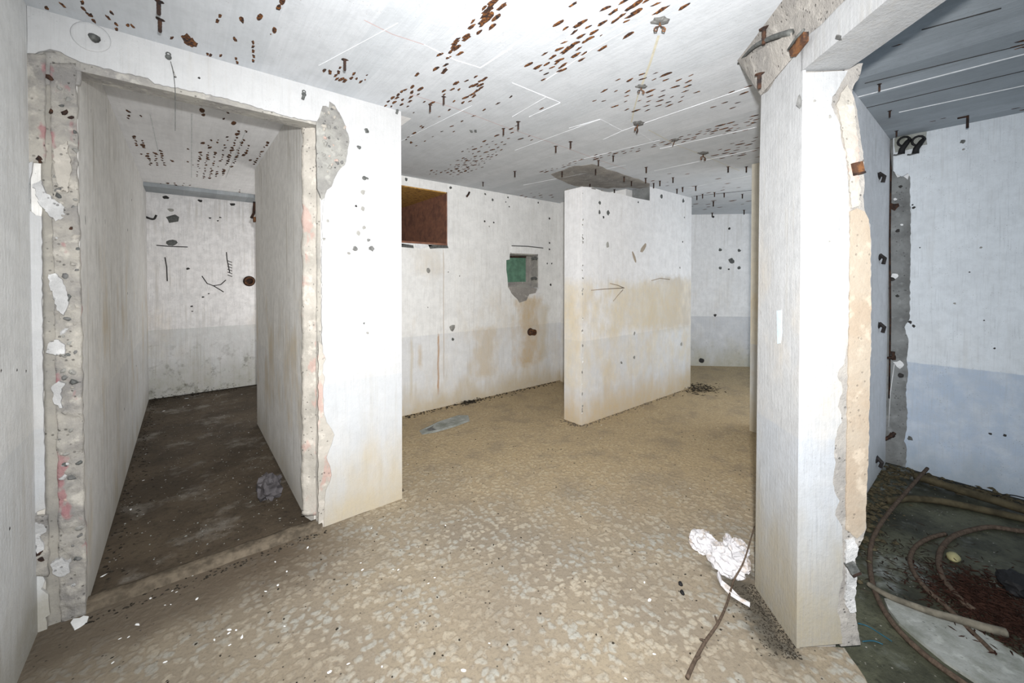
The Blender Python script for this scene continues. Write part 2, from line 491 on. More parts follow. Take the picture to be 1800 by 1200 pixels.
def rag(pts, step=9.0, amp=2.2, closed=False):
    out = []
    m = len(pts)
    for i in range(m if closed else m - 1):
        a, b = pts[i], pts[(i + 1) % m]
        L = math.hypot(b[0] - a[0], b[1] - a[1])
        k = max(1, int(L / step))
        for j in range(k):
            f = j / k
            jx = R.uniform(-amp, amp) if j else 0
            jy = R.uniform(-amp, amp) if j else 0
            out.append((a[0] + (b[0] - a[0]) * f + jx, a[1] + (b[1] - a[1]) * f + jy))
    if not closed:
        out.append(pts[-1])
    return out


def skin(name, px, pl, t, mt, off=0.0, parent=None, kind=None, holes=()):
    loops = [[at(u, v, pl) for u, v in lp] for lp in [px] + list(holes)]
    return link(name, slab_me(name, loops, pl[1], t, off), mt, parent, kind)


def box_me(name, x0, x1, y0, y1, z0, z1):
    v = [(x, y, z) for x in (x0, x1) for y in (y0, y1) for z in (z0, z1)]
    f = [(0, 1, 3, 2), (4, 6, 7, 5), (0, 4, 5, 1), (2, 3, 7, 6), (0, 2, 6, 4), (1, 5, 7, 3)]
    return mesh(name, v, f)


def box(name, x0, x1, y0, y1, z0, z1, mt, parent=None, kind=None):
    return link(name, box_me(name, x0, x1, y0, y1, z0, z1), mt, parent, kind)


def prism(name, foot, z0, z1, mt, parent=None, kind=None):
    loops = [[Vector((p[0], p[1], z1)) for p in foot]]
    return link(name, slab_me(name, loops, (0, 0, 1), z1 - z0), mt, parent, kind)


def tube_data(pts, rad, seg=8, taper=None):
    pts = [Vector(p) for p in pts]
    verts, faces = [], []
    m = len(pts)
    prev = None
    for i, p in enumerate(pts):
        tg = (pts[min(i + 1, m - 1)] - pts[max(i - 1, 0)])
        if tg.length < 1e-9:
            tg = Vector((0, 0, 1))
        tg.normalize()
        if prev is None:
            up = Vector((0, 0, 1)) if abs(tg.z) < 0.9 else Vector((1, 0, 0))
            nx = tg.cross(up).normalized()
        else:
            nx = (prev - tg * prev.dot(tg)).normalized()
        prev = nx
        ny = tg.cross(nx)
        r = rad if taper is None else rad * (taper[0] + (taper[1] - taper[0]) * i / max(1, m - 1))
        for k in range(seg):
            a = 2 * math.pi * k / seg
            verts.append(p + nx * math.cos(a) * r + ny * math.sin(a) * r)
    for i in range(m - 1):
        for k in range(seg):
            k2 = (k + 1) % seg
            faces.append((i * seg + k, i * seg + k2, (i + 1) * seg + k2, (i + 1) * seg + k))
    faces.append(tuple(range(seg)))
    faces.append(tuple((m - 1) * seg + k for k in reversed(range(seg))))
    return verts, faces


def tube(name, pts, rad, mt, parent=None, seg=8, taper=None, smooth=True):
    v, f = tube_data(pts, rad, seg, taper)
    return link(name, mesh(name, v, f, smooth), mt, parent)


def spline(pts, k=8):
    pts = [Vector(p) for p in pts]
    out = []
    for i in range(len(pts) - 1):
        p0, p1, p2, p3 = pts[max(i - 1, 0)], pts[i], pts[i + 1], pts[min(i + 2, len(pts) - 1)]
        for j in range(k):
            t = j / k
            out.append(0.5 * ((2 * p1) + (p2 - p0) * t + (2 * p0 - 5 * p1 + 4 * p2 - p3) * t * t + (3 * p1 - p0 - 3 * p2 + p3) * t ** 3))
    out.append(pts[-1])
    return out


def merge(*parts):
    V, F = [], []
    for v, f in parts:
        k = len(V)
        V += list(v)
        F += [tuple(i + k for i in q) for q in f]
    return V, F


def blob_data(r, squash=(1, 1, 0.25), seg=9, rings=2, jit=0.28, rnd=R):
    """irregular low dome facing +z, flat side at z=0"""
    ph = [1 + rnd.uniform(-jit, jit) for _ in range(seg)]
    V, F = [], []
    for i in range(rings):
        rr = 1 - i / rings
        zz = math.sqrt(max(0, 1 - rr * rr))
        for k in range(seg):
            a = 2 * math.pi * k / seg
            V.append(Vector((math.cos(a) * rr * ph[k] * r * squash[0], math.sin(a) * rr * ph[k] * r * squash[1], zz * r * squash[2])))
    V.append(Vector((0, 0, r * squash[2])))
    for i in range(rings - 1):
        for k in range(seg):
            k2 = (k + 1) % seg
            F.append((i * seg + k, i * seg + k2, (i + 1) * seg + k2, (i + 1) * seg + k))
    for k in range(seg):
        F.append(((rings - 1) * seg + k, (rings - 1) * seg + (k + 1) % seg, len(V) - 1))
    F.append(tuple(reversed(range(seg))))
    return V, F


def lump_me(name, r, detail=3, amp=0.35, freq=3.0, squash=(1, 1, 1), seed=0, ridged=True):
    bm = bmesh.new()
    bmesh.ops.create_icosphere(bm, subdivisions=detail, radius=1.0)
    for v in bm.verts:
        p = v.co * freq + Vector((seed * 7.3, seed * 3.1, seed))
        q = mnoise.noise(p) + 0.5 * mnoise.noise(p * 2.3) + 0.25 * mnoise.noise(p * 5)
        if ridged:
            q = 0.6 - 2 * abs(q)
        k = 1 + amp * q
        v.co = Vector((v.co.x * squash[0], v.co.y * squash[1], v.co.z * squash[2])) * (k * r)
    me = bpy.data.meshes.new(name)
    bm.to_mesh(me)
    bm.free()
    return me


def inside(pt, poly):
    x, y = pt
    r = False
    j = len(poly) - 1
    for i in range(len(poly)):
        xi, yi = poly[i][0], poly[i][1]
        xj, yj = poly[j][0], poly[j][1]
        if (yi > y) != (yj > y) and x < (xj - xi) * (y - yi) / (yj - yi) + xi:
            r = not r
        j = i
    return r


def tag(o, label, cat, group=None):
    o['label'] = label
    o['category'] = cat
    if group:
        o['group'] = group
    return o


def thing(name, loc, label, cat, group=None, rot=(0, 0, 0)):
    o = bpy.data.objects.new(name, None)
    o.empty_display_size = 0.05
    C.objects.link(o)
    o.location = loc
    o.rotation_euler = rot
    return tag(o, label, cat, group)


def on(pl):
    """rotation that turns local +z to the plane's normal"""
    return pl[1].to_track_quat('Z', 'Y').to_euler()


# ================================================================== SETTING
# ---- floors
e = [at(u, v, FLOOR) for u, v in [(1532, 1215), (1520, 1190), (1508, 1172), (1495, 1155), (1484, 1138)]]
edge = [(e[0].x - 2.4, e[0].y - 2.4)] + [(q.x, q.y) for q in e]
main = edge + [(2.02, 0.42), (2.3, 0.70), (9, 0.70), (9, 7.3), (1.2, 7.3), (1.2, 2.66), (-0.6, 2.66), (-0.6, -2.4)]
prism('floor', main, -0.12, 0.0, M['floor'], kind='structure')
prism('floor_left', [(-0.6, 2.66), (1.2, 2.66), (1.2, 7.3), (-0.6, 7.3)], -0.12, -0.012, M['floor_cell'], kind='structure')
rightf = [(edge[0][0] + .05, -2.4), (4.8, -2.4), (4.8, 0.70), (2.3, 0.70), (2.02, 0.42)] + list(reversed(edge[1:]))
prism('floor_right', rightf, -0.14, -0.02, M['floor_right'], kind='structure')
# raised kerb across the doorway
kv = []
L0, L1 = -0.37, 0.63
for i in range(15):
    x = L0 + (L1 - L0) * i / 14
    y = 2.625 + 0.004 * math.sin(i * 1.7) - 0.02 * i / 14
    hh = 0.032 + 0.004 * math.sin(i * 2.3)
    kv += [(x, y - 0.055, -0.02), (x, y - 0.03, hh * .8), (x, y + 0.03, hh), (x, y + 0.06, hh * .6), (x, y + 0.075, -0.02)]
kf = [(i * 5 + k, i * 5 + k + 1, i * 5 + k + 6, i * 5 + k + 5) for i in range(14) for k in range(4)]
link('trim_1', mesh('sill_kerb', kv, kf, True), M['kerb'], kind='structure')

# ---- ceilings
ceiling = prism('ceiling', [(-0.8, -2.4), (-0.87, -2.4), (2.18, 0.65), (9, 0.65), (9, 7.3), (1.25, 7.3), (1.25, 2.64), (-0.8, 2.64)], H, H + 0.15, M['ceil'], kind='structure')
ceiling_left = prism('ceiling_left', [(-0.6, 2.64), (1.25, 2.64), (1.25, 7.3), (-0.6, 7.3)], H, H + 0.15, M['ceil_cell'], kind='structure')
ceiling_right = prism('ceiling_right', [(-0.87, -2.4), (4.8, -2.4), (4.8, 0.65), (2.18, 0.65)], H, H + 0.15, M['ceil_right'], kind='structure')
box('step', -0.36, 1.2, 6.30, 6.72, H - 0.045, H - 0.002, M['ceil_right'], ceiling_left)  # shade of the step put into its colour: darker right-room ceiling material

# ---- left near wall
wall_left = box('wall_left', -0.62, -0.497, -2.4, 2.70, 0, H, M['left'], kind='structure')

# ---- front wall: bare core and the plaster skin with its broken outline
wall_front = box('wall_front', -0.62, 1.13, BF + 0.012, 2.70, 2.425, H, M['concrete'], kind='structure')
top = [(47, 9), (210, 52), (345, 94), (527, 145), (705, 196)]
right_edge = [(705, 196), (706, 500), (707, 878)]
bottom = [(707, 878), (640, 900), (570, 926)]
ragR = [(570, 926), (570, 890), (573, 862), (579, 850), (583, 835), (580, 818), (574, 804), (578, 793), (584, 778), (588, 764), (583, 754), (574, 741),
        (569, 722), (568, 690), (571, 662), (567, 655), (568, 641), (573, 631), (568, 620), (566, 600), (566, 470), (565, 455), (566, 420), (567, 385), (570, 350),
        (575, 334), (583, 328), (590, 310), (598, 297), (606, 290), (611, 270), (614, 250), (612, 235), (605, 215), (597, 199), (588, 184), (579, 178),
        (578, 189), (573, 186), (567, 186), (564, 196), (561, 206), (557, 213)]
ragB = [(557, 213), (530, 209), (505, 204), (470, 194), (447, 187), (400, 173), (350, 162), (295, 151), (272, 147), (260, 137), (232, 130), (207, 126), (172, 116),
        (140, 108), (120, 99), (107, 91), (87, 86), (67, 91), (55, 95), (50, 110), (48, 125)]
outl = rag(top, 60, 0.3)[:-1] + right_edge[:-1] + bottom[:-1] + rag(ragR, 6, 1.0)[:-1] + rag(ragB, 6, 1.3) + [(48, 60)]
skin('plaster_skin', outl, FRONT, 0.014, M['front'], 0, wall_front)
strip = [(49, 288)] + rag([(58, 282), (52, 325), (53, 370), (62, 378), (73, 380), (74, 480), (75, 600), (77, 740), (79, 860), (80, 893), (66, 898), (56, 908)], 9, 1.2) + [(53, 700), (50, 400)]
skin('plaster_skin', strip, FRONT, 0.014, M['front'], 0.002, wall_front)
skin('plaster_skin', rag([(58, 995), (74, 1003), (79, 1020), (72, 1035), (85, 1045), (88, 1080), (80, 1085), (86, 1120), (62, 1125), (62, 1040)], 8, 1.2, True), FRONT, 0.014, M['left'], 0, wall_front)
# pier to the right of the doorway, running back to the window wall
pier = prism('wall_middle', [(0.575, 2.77), (0.605, 2.665), (0.63, 2.655), (0.638, BF + 0.012), (1.135, BF + 0.012), (1.135, 4.88), (0.572, 4.88)], 0, H - 0.001, M['cell_side'], kind='structure')
# end strips of the pier beside the door
RJ = plane((0.605, 2.660, 0), (-0.93, -0.37, 0))


def rough_patch(name, u0, u1, v0, v1, pl, nu, nv, amp, mt, parent, off=0.0, wob=0.0, t=0.03, lean=0.0):
    V, F = [], []
    for j in range(nv + 1):
        v = v0 + (v1 - v0) * j / nv
        for i in range(nu + 1):
            u = u0 + (u1 - u0) * i / nu
            uu = u + lean * j / nv + (mnoise.noise(Vector((v * 0.05, i, 3.3))) * wob if i in (0, nu) else 0)
            p = at(uu, v, pl)
            d = off + amp * (mnoise.noise(p * 9) + 0.7 * mnoise.noise(p * 25) + 0.4 * mnoise.noise(p * 60))
            V.append(p + pl[1] * d)
    k = len(V)
    W = nu + 1
    for j in range(nv):
        for i in range(nu):
            F.append((j * W + i, j * W + i + 1, (j + 1) * W + i + 1, (j + 1) * W + i))
    # skirts back into the wall
    rim = [i for i in range(W)] + [j * W + nu for j in range(1, nv + 1)] + [nv * W + i for i in range(nu - 1, -1, -1)] + [j * W for j in range(nv - 1, 0, -1)]
    b0 = len(V)
    for r in rim:
        V.append(V[r] - pl[1] * t)
    m = len(rim)
    for i in range(m):
        F.append((rim[i], rim[(i + 1) % m], b0 + (i + 1) % m, b0 + i))
    return link(name, mesh(name, V, F, True), mt, parent)


JR = plane((0.60, 2.665, 0), (-0.55, -0.83, 0))
rough_patch('broken_edge', 531, 557, 222, 905, JR, 5, 150, 0.005, M['jamb_pale'], pier, 0.004, 2.5, 0.05)
rough_patch('groove', 556, 568, 216, 920, plane((0.63, 2.60, 0), (-0.3, -0.95, 0)), 3, 110, 0.003, M['groove'], pier, -0.004, 1.5, 0.03)
# bare concrete above the broken corner of the pier
skin('bare_patch', rag([(556, 205), (563, 190), (568, 180), (580, 172), (597, 190), (612, 220), (620, 250), (612, 285), (598, 312), (580, 340), (566, 352), (558, 330)], 8, 1, True), FRONT, 0.02, M['chip'], -0.006, pier)
skin('bare_patch', rag([(560, 600), (570, 610), (580, 632), (572, 720), (592, 764), (583, 800), (588, 835), (576, 870), (572, 926), (560, 930)], 8, 1, True), FRONT, 0.02, M['jamb_pale'], -0.006, pier)
polyr = [(566, 200), (582, 182), (598, 200), (612, 235), (612, 262), (600, 296), (588, 305), (572, 300)]
nb = 0
while nb < 46:
    uu, vv = R.uniform(560, 612), R.uniform(182, 330)
    if inside((uu, vv), polyr):
        nb += 1
        v_, f_ = blob_data(R.uniform(0.006, 0.018), (1, .75, R.uniform(.3, .7)), 7, 2, 0.35)
        o = link('broken_stone', mesh('broken_stone', v_, f_), M[R.choice(['chip', 'jamb_pale', 'chip', 'mortar'])], pier)
        o.location = at(uu, vv, FRONT) + Vector((0, 0.004, 0))
        o.rotation_euler = (math.pi / 2, R.uniform(0, 6), 0)
# ---- left jamb: the torn-off door frame
wall_cell_left = box('wall_cell_left', -0.62, -0.36, BF + 0.022, 6.80, 0, H - 0.001, M['cell_side'], kind='structure')
JL = plane((0, BF + 0.016, 0), (0, -1, 0))
rough_patch('groove', 70, 100, 110, 1112, JL, 4, 170, 0.004, M['groove'], wall_cell_left, 0.0, 1.5, 0.02, 12)
rough_patch('broken_edge', 88, 134, 112, 1092, JL, 12, 240, 0.014, M['jamb'], wall_cell_left, 0.010, 3, 0.03, 19)
rough_patch('broken_edge', 36, 80, 95, 285, plane((0, BF + 0.004, 0), (0, -1, 0)), 8, 40, 0.008, M['jamb'], wall_cell_left, 0.004, 3, 0.02)
rough_patch('broken_edge', 48, 86, 905, 1010, plane((0, BF + 0.004, 0), (0, -1, 0)), 8, 24, 0.012, M['jamb'], wall_cell_left, 0.006, 4, 0.02)
rough_patch('torn_lintel', 78, 142, 92, 150, JL, 12, 14, 0.012, M['concrete'], wall_front, 0.008, 2, 0.02)
for poly in ([(60, 325), (74, 318), (82, 340), (98, 352), (116, 365), (114, 383), (100, 390), (86, 375), (72, 360)],
             [(88, 482), (100, 480), (112, 492), (118, 510), (122, 535), (114, 553), (102, 545), (96, 520), (90, 505)],
             [(83, 618), (90, 600), (105, 596), (116, 605), (116, 620), (100, 623)],
             [(92, 680), (105, 668), (117, 672), (108, 690), (112, 715), (98, 708)],
             [(50, 925), (62, 914), (80, 918), (84, 930), (72, 938), (80, 960), (68, 968), (64, 945)],
             [(92, 985), (108, 976), (124, 985), (125, 1000), (110, 1008), (95, 1003)],
             [(97, 265), (120, 250), (128, 300), (120, 340), (104, 330), (98, 300)]):
    skin('plaster_lump', rag(poly, 4, 2.2, True), JL, 0.03, M['lump_rough'] if poly[0][0] != 97 else M['jamb_pale'], 0.024, wall_cell_left)
# cell back
wall_back = box('wall_back', -0.5, 2.4, 6.74, 6.95, 0, H - 0.001, M['cell_back'], kind='structure')

for _ in range(70):
    vv = R.uniform(120, 1060)
    uu = R.uniform(94, 130) + 17 * vv / 1100
    v_, f_ = blob_data(R.uniform(0.006, 0.016), (1, .7, R.uniform(.25, .6)), 7, 2, 0.35)
    o = link('broken_stone', mesh('broken_stone', v_, f_), M[R.choice(['chip', 'jamb_pale', 'jamb', 'lump_rough', 'mortar', 'steel'])], wall_cell_left)
    o.location = at(uu, vv, JL) + Vector((0, -0.012, 0))
    o.rotation_euler = (math.pi / 2, R.uniform(0, 6), 0)
for uu, vv, rr in [(70, 280, .012), (72, 285, .010), (68, 968, .02), (74, 978, .016), (62, 992, .014), (116, 200, .014), (92, 198, .012), (126, 208, .010), (90, 140, .016), (126, 402, .008)]:
    v_, f_ = blob_data(rr, (1, .7, .4), 7, 2, 0.35)
    o = link('rust_stump', mesh('rust_stump', v_, f_), M['rust_dark'], wall_cell_left)
    o.location = at(uu, vv, JL) + Vector((0, -0.016, 0))
    o.rotation_euler = (math.pi / 2, R.uniform(0, 6), 0)

# ---- window wall with the rusted vent opening and the meter niche
hole_win = [(1.60, 2.538), (2.405, 2.536), (2.409, 1.908), (1.60, 1.920)]
fuse_hole = [(896, 446), (945, 447), (944, 478), (946, 505), (941, 513), (930, 516), (922, 526), (912, 523), (904, 512), (893, 505), (892, 488), (890, 474), (890, 457), (896, 456)]
outer = [Vector((1.136, 4.14, 0)), Vector((4.60, 4.14, 0)), Vector((4.60, 4.14, H)), Vector((1.136, 4.14, H))]
hw = [Vector((x, 4.14, z)) for x, z in hole_win]
hf = [at(u, v, WINW) for u, v in fuse_hole]
wall_window = link('wall_window', slab_me('wall_window', [outer, hw, hf], (0, -1, 0), 0.45), M['window_wall'], kind='structure')
# rusted steel lining of the vent
win = bpy.data.objects.new('window_1', None)
C.objects.link(win)
win['kind'] = 'structure'
x0, x1, z0, z1 = 1.60, 2.407, 1.915, 2.535
y0, y1 = 4.135, 5.5
box('lining_plate', x1 - 0.012, x1 + 0.001, y0, y1, z0, z1, M['rust_niche'], win)
box('lining_plate', x0, x1, y0, y1, z1 - 0.012, z1 + 0.001, M['rust_soffit'], win)
box('lining_plate', x0, x1, y0 - .006, y1, z0 - 0.006, z0 + 0.016, M['rust_niche'], win)
box('back_plate', x0, x1, y1 - 0.02, y1, z0, z1, M['rust_niche'], win)
for poly, mm in (([(705, 425), (727, 426), (727, 431), (705, 430)], M['lump']), ([(730, 427), (752, 428), (760, 432), (740, 437), (729, 434)], M['lump']),
                 ([(752, 430), (786, 431), (788, 436), (770, 436), (756, 437)], M['steel']), ([(705, 428), (726, 431), (727, 436), (705, 434)], M['steel'])):
    skin('sill_flake', poly, WINW, 0.012, mm, 0.006, wall_window)
# meter niche
box('niche_back', 3.2, 4.1, 4.27, 4.3, 1.25, 2.0, M['concrete'], wall_window)
skin('niche_frame', [(899, 432), (957, 436), (957, 517), (941, 515), (946, 505), (945, 447), (899, 445)], WINW, 0.02, M['window_wall'], 0.022, wall_window)
skin('bare_patch', rag([(893, 504), (944, 507), (941, 515), (930, 517), (925, 528), (913, 532), (903, 520)], 6, 1, True), WINW, 0.02, M['haunch'], 0.004, wall_window)
xr = at(945, 470, WINW).x
zt, zb_ = at(945, 447, WINW).z, at(945, 505, WINW).z
box('niche_lining', xr - 0.012, xr + 0.002, 4.136, 4.27, zb_, zt, M['concrete'], wall_window)
box('niche_lining', 3.37, xr, 4.136, 4.27, zt - 0.02, zt + 0.002, M['concrete'], wall_window)
tube('frame_joint', [at(a_, b_, WINW) + Vector((0, -.02, 0)) for a_, b_ in [(898, 432), (925, 433), (953, 436)]], 0.007, M['steel'], wall_window, 5)
# side wall at the end of the window wall, round edged
wall_inner = prism('wall_inner', [(4.36, 4.16), (4.30, 4.10), (4.285, 4.04), (4.285, 2.96), (4.50, 2.96), (4.50, 4.16)], 0, H - .001, M['window_wall'], kind='structure')

# ---- free-standing partition  with the notch broken out of its top
part_pts = [(3.15, 0), (5.45, 0), (5.45, H - .001), (4.40, H - .001), (4.40, 2.47), (4.1, 2.462), (3.8, 2.470), (3.5, 2.455), (3.3, 2.47), (3.15, 2.455)]
pl3 = [Vector((x, 2.70, z)) for x, z in part_pts]
partition = link('wall_partition', slab_me('wall_partition', [pl3], (0, -1, 0), 0.245), M['partition'], kind='structure')
for i in range(26):
    x = 3.15 + 1.25 * R.random()
    y = 2.70 + 0.24 * R.random() * (0.4 + 0.6 * R.random())
    if i < 9:
        x, y = 3.15 + R.uniform(0, .08), R.uniform(2.70, 2.94)
    v, f = blob_data(R.uniform(0.012, 0.03), (1, 1, .9), 7, 2)
    o = link('rubble_piece', mesh('rubble_piece', v, f), M['chip'], partition)
    o.location = (x, y, 2.455)
for i in range(40):
    z_ = R.uniform(0.05, 2.4)
    v_, f_ = blob_data(R.uniform(0.006, 0.014), (1, .8, .35), 6, 1, 0.35)
    o = link('edge_chip', mesh('edge_chip', v_, f_), M[R.choice(['chip', 'white_fleck', 'chip'])], partition)
    o.location = (3.152 + R.uniform(0, .015), 2.699, z_)
    o.rotation_euler = (math.pi / 2, R.uniform(0, 6), 0)
# grey bare end of the notch and the bare strip it leaves on the ceiling
box('notch_face', 4.392, 4.405, 2.702, 2.943, 2.47, H - .002, M['chase'], partition)
skin('bare_patch', rag([(968, 306), (1010, 291), (1040, 288), (1085, 302), (1142, 322), (1142, 330), (1060, 330), (1010, 326), (990, 318)], 9, 1.5, True), CEIL, 0.02, M['haunch'], 0.003, ceiling)

for pts_ in ([(1039, 510), (1060, 508), (1097, 506)], [(1072, 498), (1085, 501), (1097, 506)], [(1078, 529), (1086, 519), (1095, 509)], [(1145, 493), (1160, 489), (1177, 491)]):
    tube('scratch_mark', [at(a_, b_, PART) for a_, b_ in pts_], 0.005, M['beige'], partition, 5)

# ---- far diagonal wall and the walls behind
fp = FAR[0]
u = Vector((1, -1, 0)).normalized()
aF, bF_ = fp - u * 1.6, fp + u * 3.2
nF = Vector((1, 1, 0)).normalized() * 0.2
prism('wall_far', [(aF.x, aF.y), (bF_.x, bF_.y), (bF_.x + nF.x, bF_.y + nF.y), (aF.x + nF.x, aF.y + nF.y)], 0, H - .001, M['far'], kind='structure')
# ---- short wall seen as a strip beside the column
M['strip'] = plaster('plaster_strip', (0.72, 0.68, 0.58), low=(0.5, 0.42, 0.28), low_h=0.6, ochre_f=0.6, seed=1.1)
wall_strip = prism('wall_strip', [(4.325, 0.735), (4.325, 1.50), (4.335, 1.545), (4.37, 1.555), (4.56, 1.555), (4.56, 0.735)], 0, H - .001, M['strip'], kind='structure')

# ---- right-hand room
wall_right = box('wall_right', 4.450, 4.60, -2.4, 0.76, 0, H - .001, M['chase'], kind='structure')
rs = [(1570, 241), (1600, 236), (1700, 217), (1800, 197), (1990, 158), (1990, 926), (1800, 878), (1650, 838), (1592, 822)]
ragW = [(1592, 822), (1594, 790), (1589, 775), (1594, 755), (1595, 720), (1592, 690), (1596, 660), (1594, 635), (1597, 600), (1590, 575), (1599, 560), (1600, 480), (1601, 400), (1600, 350), (1600, 312),
        (1596, 304), (1585, 310), (1576, 306), (1570, 300)]
skin('plaster_skin', rs[:-1] + rag(ragW, 5, 1.1), RIGHT, 0.035, M['right'], 0, wall_right)
wall_w = prism('wall_between', [(2.30, 0.56), (4.43, 0.56), (4.43, 0.73), (2.21, 0.73)], 0, H - .001, M['lilac'], kind='structure')

# ---- column
col_core = [A + D1 * .011 + D2 * .011, A + D2 * 0.165 + D1 * 0.024, A + D2 * 0.165 + D1 * 0.33, A + D1 * 0.325 + D2 * 0.011]
column = prism('trim_2', [(p.x, p.y) for p in col_core], 0, H - .002, M['haunch'], kind='structure')
pc = A + D1 * 0.005
edgeC = [(1490, 124), (1482, 140), (1472, 158), (1463, 170), (1461, 184), (1470, 204), (1477, 220), (1478, 242), (1484, 266), (1490, 300), (1492, 330), (1493, 420), (1492, 560), (1491, 598), (1488, 612),
         (1486, 628), (1484, 640), (1475, 650), (1472, 662), (1479, 672), (1481, 690), (1476, 700), (1473, 714), (1479, 728), (1480, 742), (1473, 752), (1468, 772), (1466, 795), (1469, 812), (1466, 828), (1464, 850),
         (1469, 868), (1476, 880), (1469, 896), (1468, 905), (1480, 925), (1482, 985), (1481, 1020), (1474, 1046), (1472, 1075), (1478, 1095), (1481, 1131)]
front_poly = [(1411, 128)] + rag(edgeC, 6, 1.0) + [(1445, 1134), (1400, 1138), (1404, 700), (1407, 490)]
skin('plaster_face', front_poly, COLF, 0.012, M['column'], 0.0, column)
left_poly = rag([(1338, 168), (1350, 160), (1362, 140), (1372, 128), (1385, 112), (1396, 98), (1412, 76)], 8, 1.5) + [(1408, 300), (1406, 500), (1404, 700), (1400, 1139), (1372, 1098), (1340, 1050), (1327, 1031), (1330, 760), (1333, 492), (1335, 300)]
skin('plaster_face', left_poly, COLL, 0.012, M['column'], 0.0, column)
# rough strip where the plaster has gone
stripR = [(1517, 111), (1511, 134), (1500, 152), (1498, 163), (1503, 178), (1507, 200), (1510, 222), (1513, 246), (1516, 262), (1519, 282), (1518, 300), (1520, 322), (1517, 345), (1519, 365), (1525, 384), (1530, 395),
          (1531, 440), (1531, 520), (1532, 600), (1529, 650), (1527, 700), (1528, 780), (1524, 842), (1522, 900), (1523, 928), (1518, 946), (1508, 962), (1503, 980), (1505, 1002), (1502, 1022), (1502, 1068), (1506, 1092), (1513, 1133)]
COLF2 = (A + D1 * 0.012, -D1)
stripL = [(1478, 1136), (1460, 1000), (1455, 850), (1462, 700), (1476, 600), (1480, 420), (1474, 300), (1458, 200), (1456, 170), (1476, 135), (1494, 112)]
sp_ = skin('bare_strip', rag(stripR, 6, 1.0) + stripL, COLF2, 0.05, M['haunch'], 0.0, column)
skin('bare_strip', rag([(1493, 372), (1505, 366), (1519, 372), (1526, 386), (1529, 430), (1530, 600), (1527, 700), (1525, 800), (1521, 900), (1520, 930), (1505, 945), (1486, 930), (1487, 800), (1490, 640), (1492, 500)], 8, 1, True), COLF2, 0.008, M['beige'], 0.004, column)
skin('broken_edge', rag([(1476, 165), (1488, 150), (1497, 170), (1500, 200), (1504, 240), (1508, 280), (1506, 300), (1510, 330), (1508, 362), (1494, 366), (1490, 300), (1482, 250), (1474, 210), (1468, 185)], 5, 2.0, True), COLF2, 0.02, M['jamb_pale'], 0.008, column)
skin('broken_edge', rag([(1484, 948), (1500, 944), (1507, 962), (1500, 985), (1504, 1010), (1500, 1050), (1503, 1072), (1492, 1074), (1484, 1060), (1486, 1010)], 5, 1.6, True), COLF2, 0.02, M['lump_rough'], 0.008, column)

# ---- beam over the opening, bare at its top
bm0 = -3.2
zb, zw = 2.335, 2.450


def bpt(s, q, z):
    p = A + D1 * s + D2 * q
    return Vector((p.x, p.y, z))


bv = []
for s in (bm0, 0.012):
    bv += [bpt(s, 0, zb), bpt(s, 0.176, zb), bpt(s, 0.176, H), bpt(s, 0.0, H), bpt(s, 0, zw)]
beam = link('trim_3', mesh('beam', bv, [(0, 1, 6, 5), (1, 2, 7, 6), (2, 3, 8, 7), (3, 4, 9, 8), (4, 0, 5, 9), (0, 4, 3, 2, 1), (5, 6, 7, 8, 9)]), M['column'], kind='structure')
# bare flank between the beam and the ceiling (where the old wall was cut away)
E0 = at(1296, 106, CEIL)
E1 = at(1375, 0, CEIL)
E2 = E1 + (E1 - E0).normalized() * 3.0
Cb = at(1338, 170, COLL)
hv, hf2 = [], []
prof_top = [E0 + (E2 - E0) * (i / 40) for i in range(41)]
for i, p in enumerate(prof_top):
    s = 0.33 + (bm0 - 0.33) * i / 40
    q = bpt(s, -0.002, zw + 0.012 * mnoise.noise(Vector((i * .9, 0, 0))))
    if s > 0.0:
        q = bpt(s, -0.002, 2.40 + (zw - 2.40) * (1 - s / 0.33))
    mid = (p + q) / 2 + Vector((0.006, -0.006, 0.02)) + Vector((-1, 1, 0)) * 0.004 * mnoise.noise(Vector((i * .7, 2, 0)))
    pj = p + Vector((-1, 1, 0)) * 0.006 * mnoise.noise(Vector((i * 1.3, 5, 0)))
    pj.z = H + 0.002
    hv += [pj, mid, q, bpt(s, 0.02, H + .002)]
for i in range(40):
    for k in range(3):
        hf2.append((i * 4 + k, i * 4 + k + 1, i * 4 + k + 5, i * 4 + k + 4))
hf2.append((0, 3, 2, 1))
link('bare_flank', mesh('bare_flank', hv, hf2), M['haunch'], beam)
# lower bare triangle towards the column head
tri = [at(u, v, CEIL) for u, v in [(1298, 112), (1330, 100)]]
tv = [E0, at(1337, 168, COLL), at(1372, 126, COLL), at(1398, 96, COLL), bpt(0.02, -0.03, 2.50), bpt(0.33, -0.05, 2.58)]
tf = [(0, 1, 5), (1, 2, 5), (2, 4, 5), (2, 3, 4)]
link('bare_flank', mesh('bare_flank', tv, tf), M['haunch'], beam)
gp = [at(1298, 110, CEIL) + Vector((0, 0, -0.004)), bpt(0.30, -0.045, 2.60), bpt(0.15, -0.04, 2.555), bpt(0.03, -0.028, 2.505)]
tube('dark_joint', spline(gp, 5), 0.013, M['steel'], beam, 6, (0.5, 1.1))

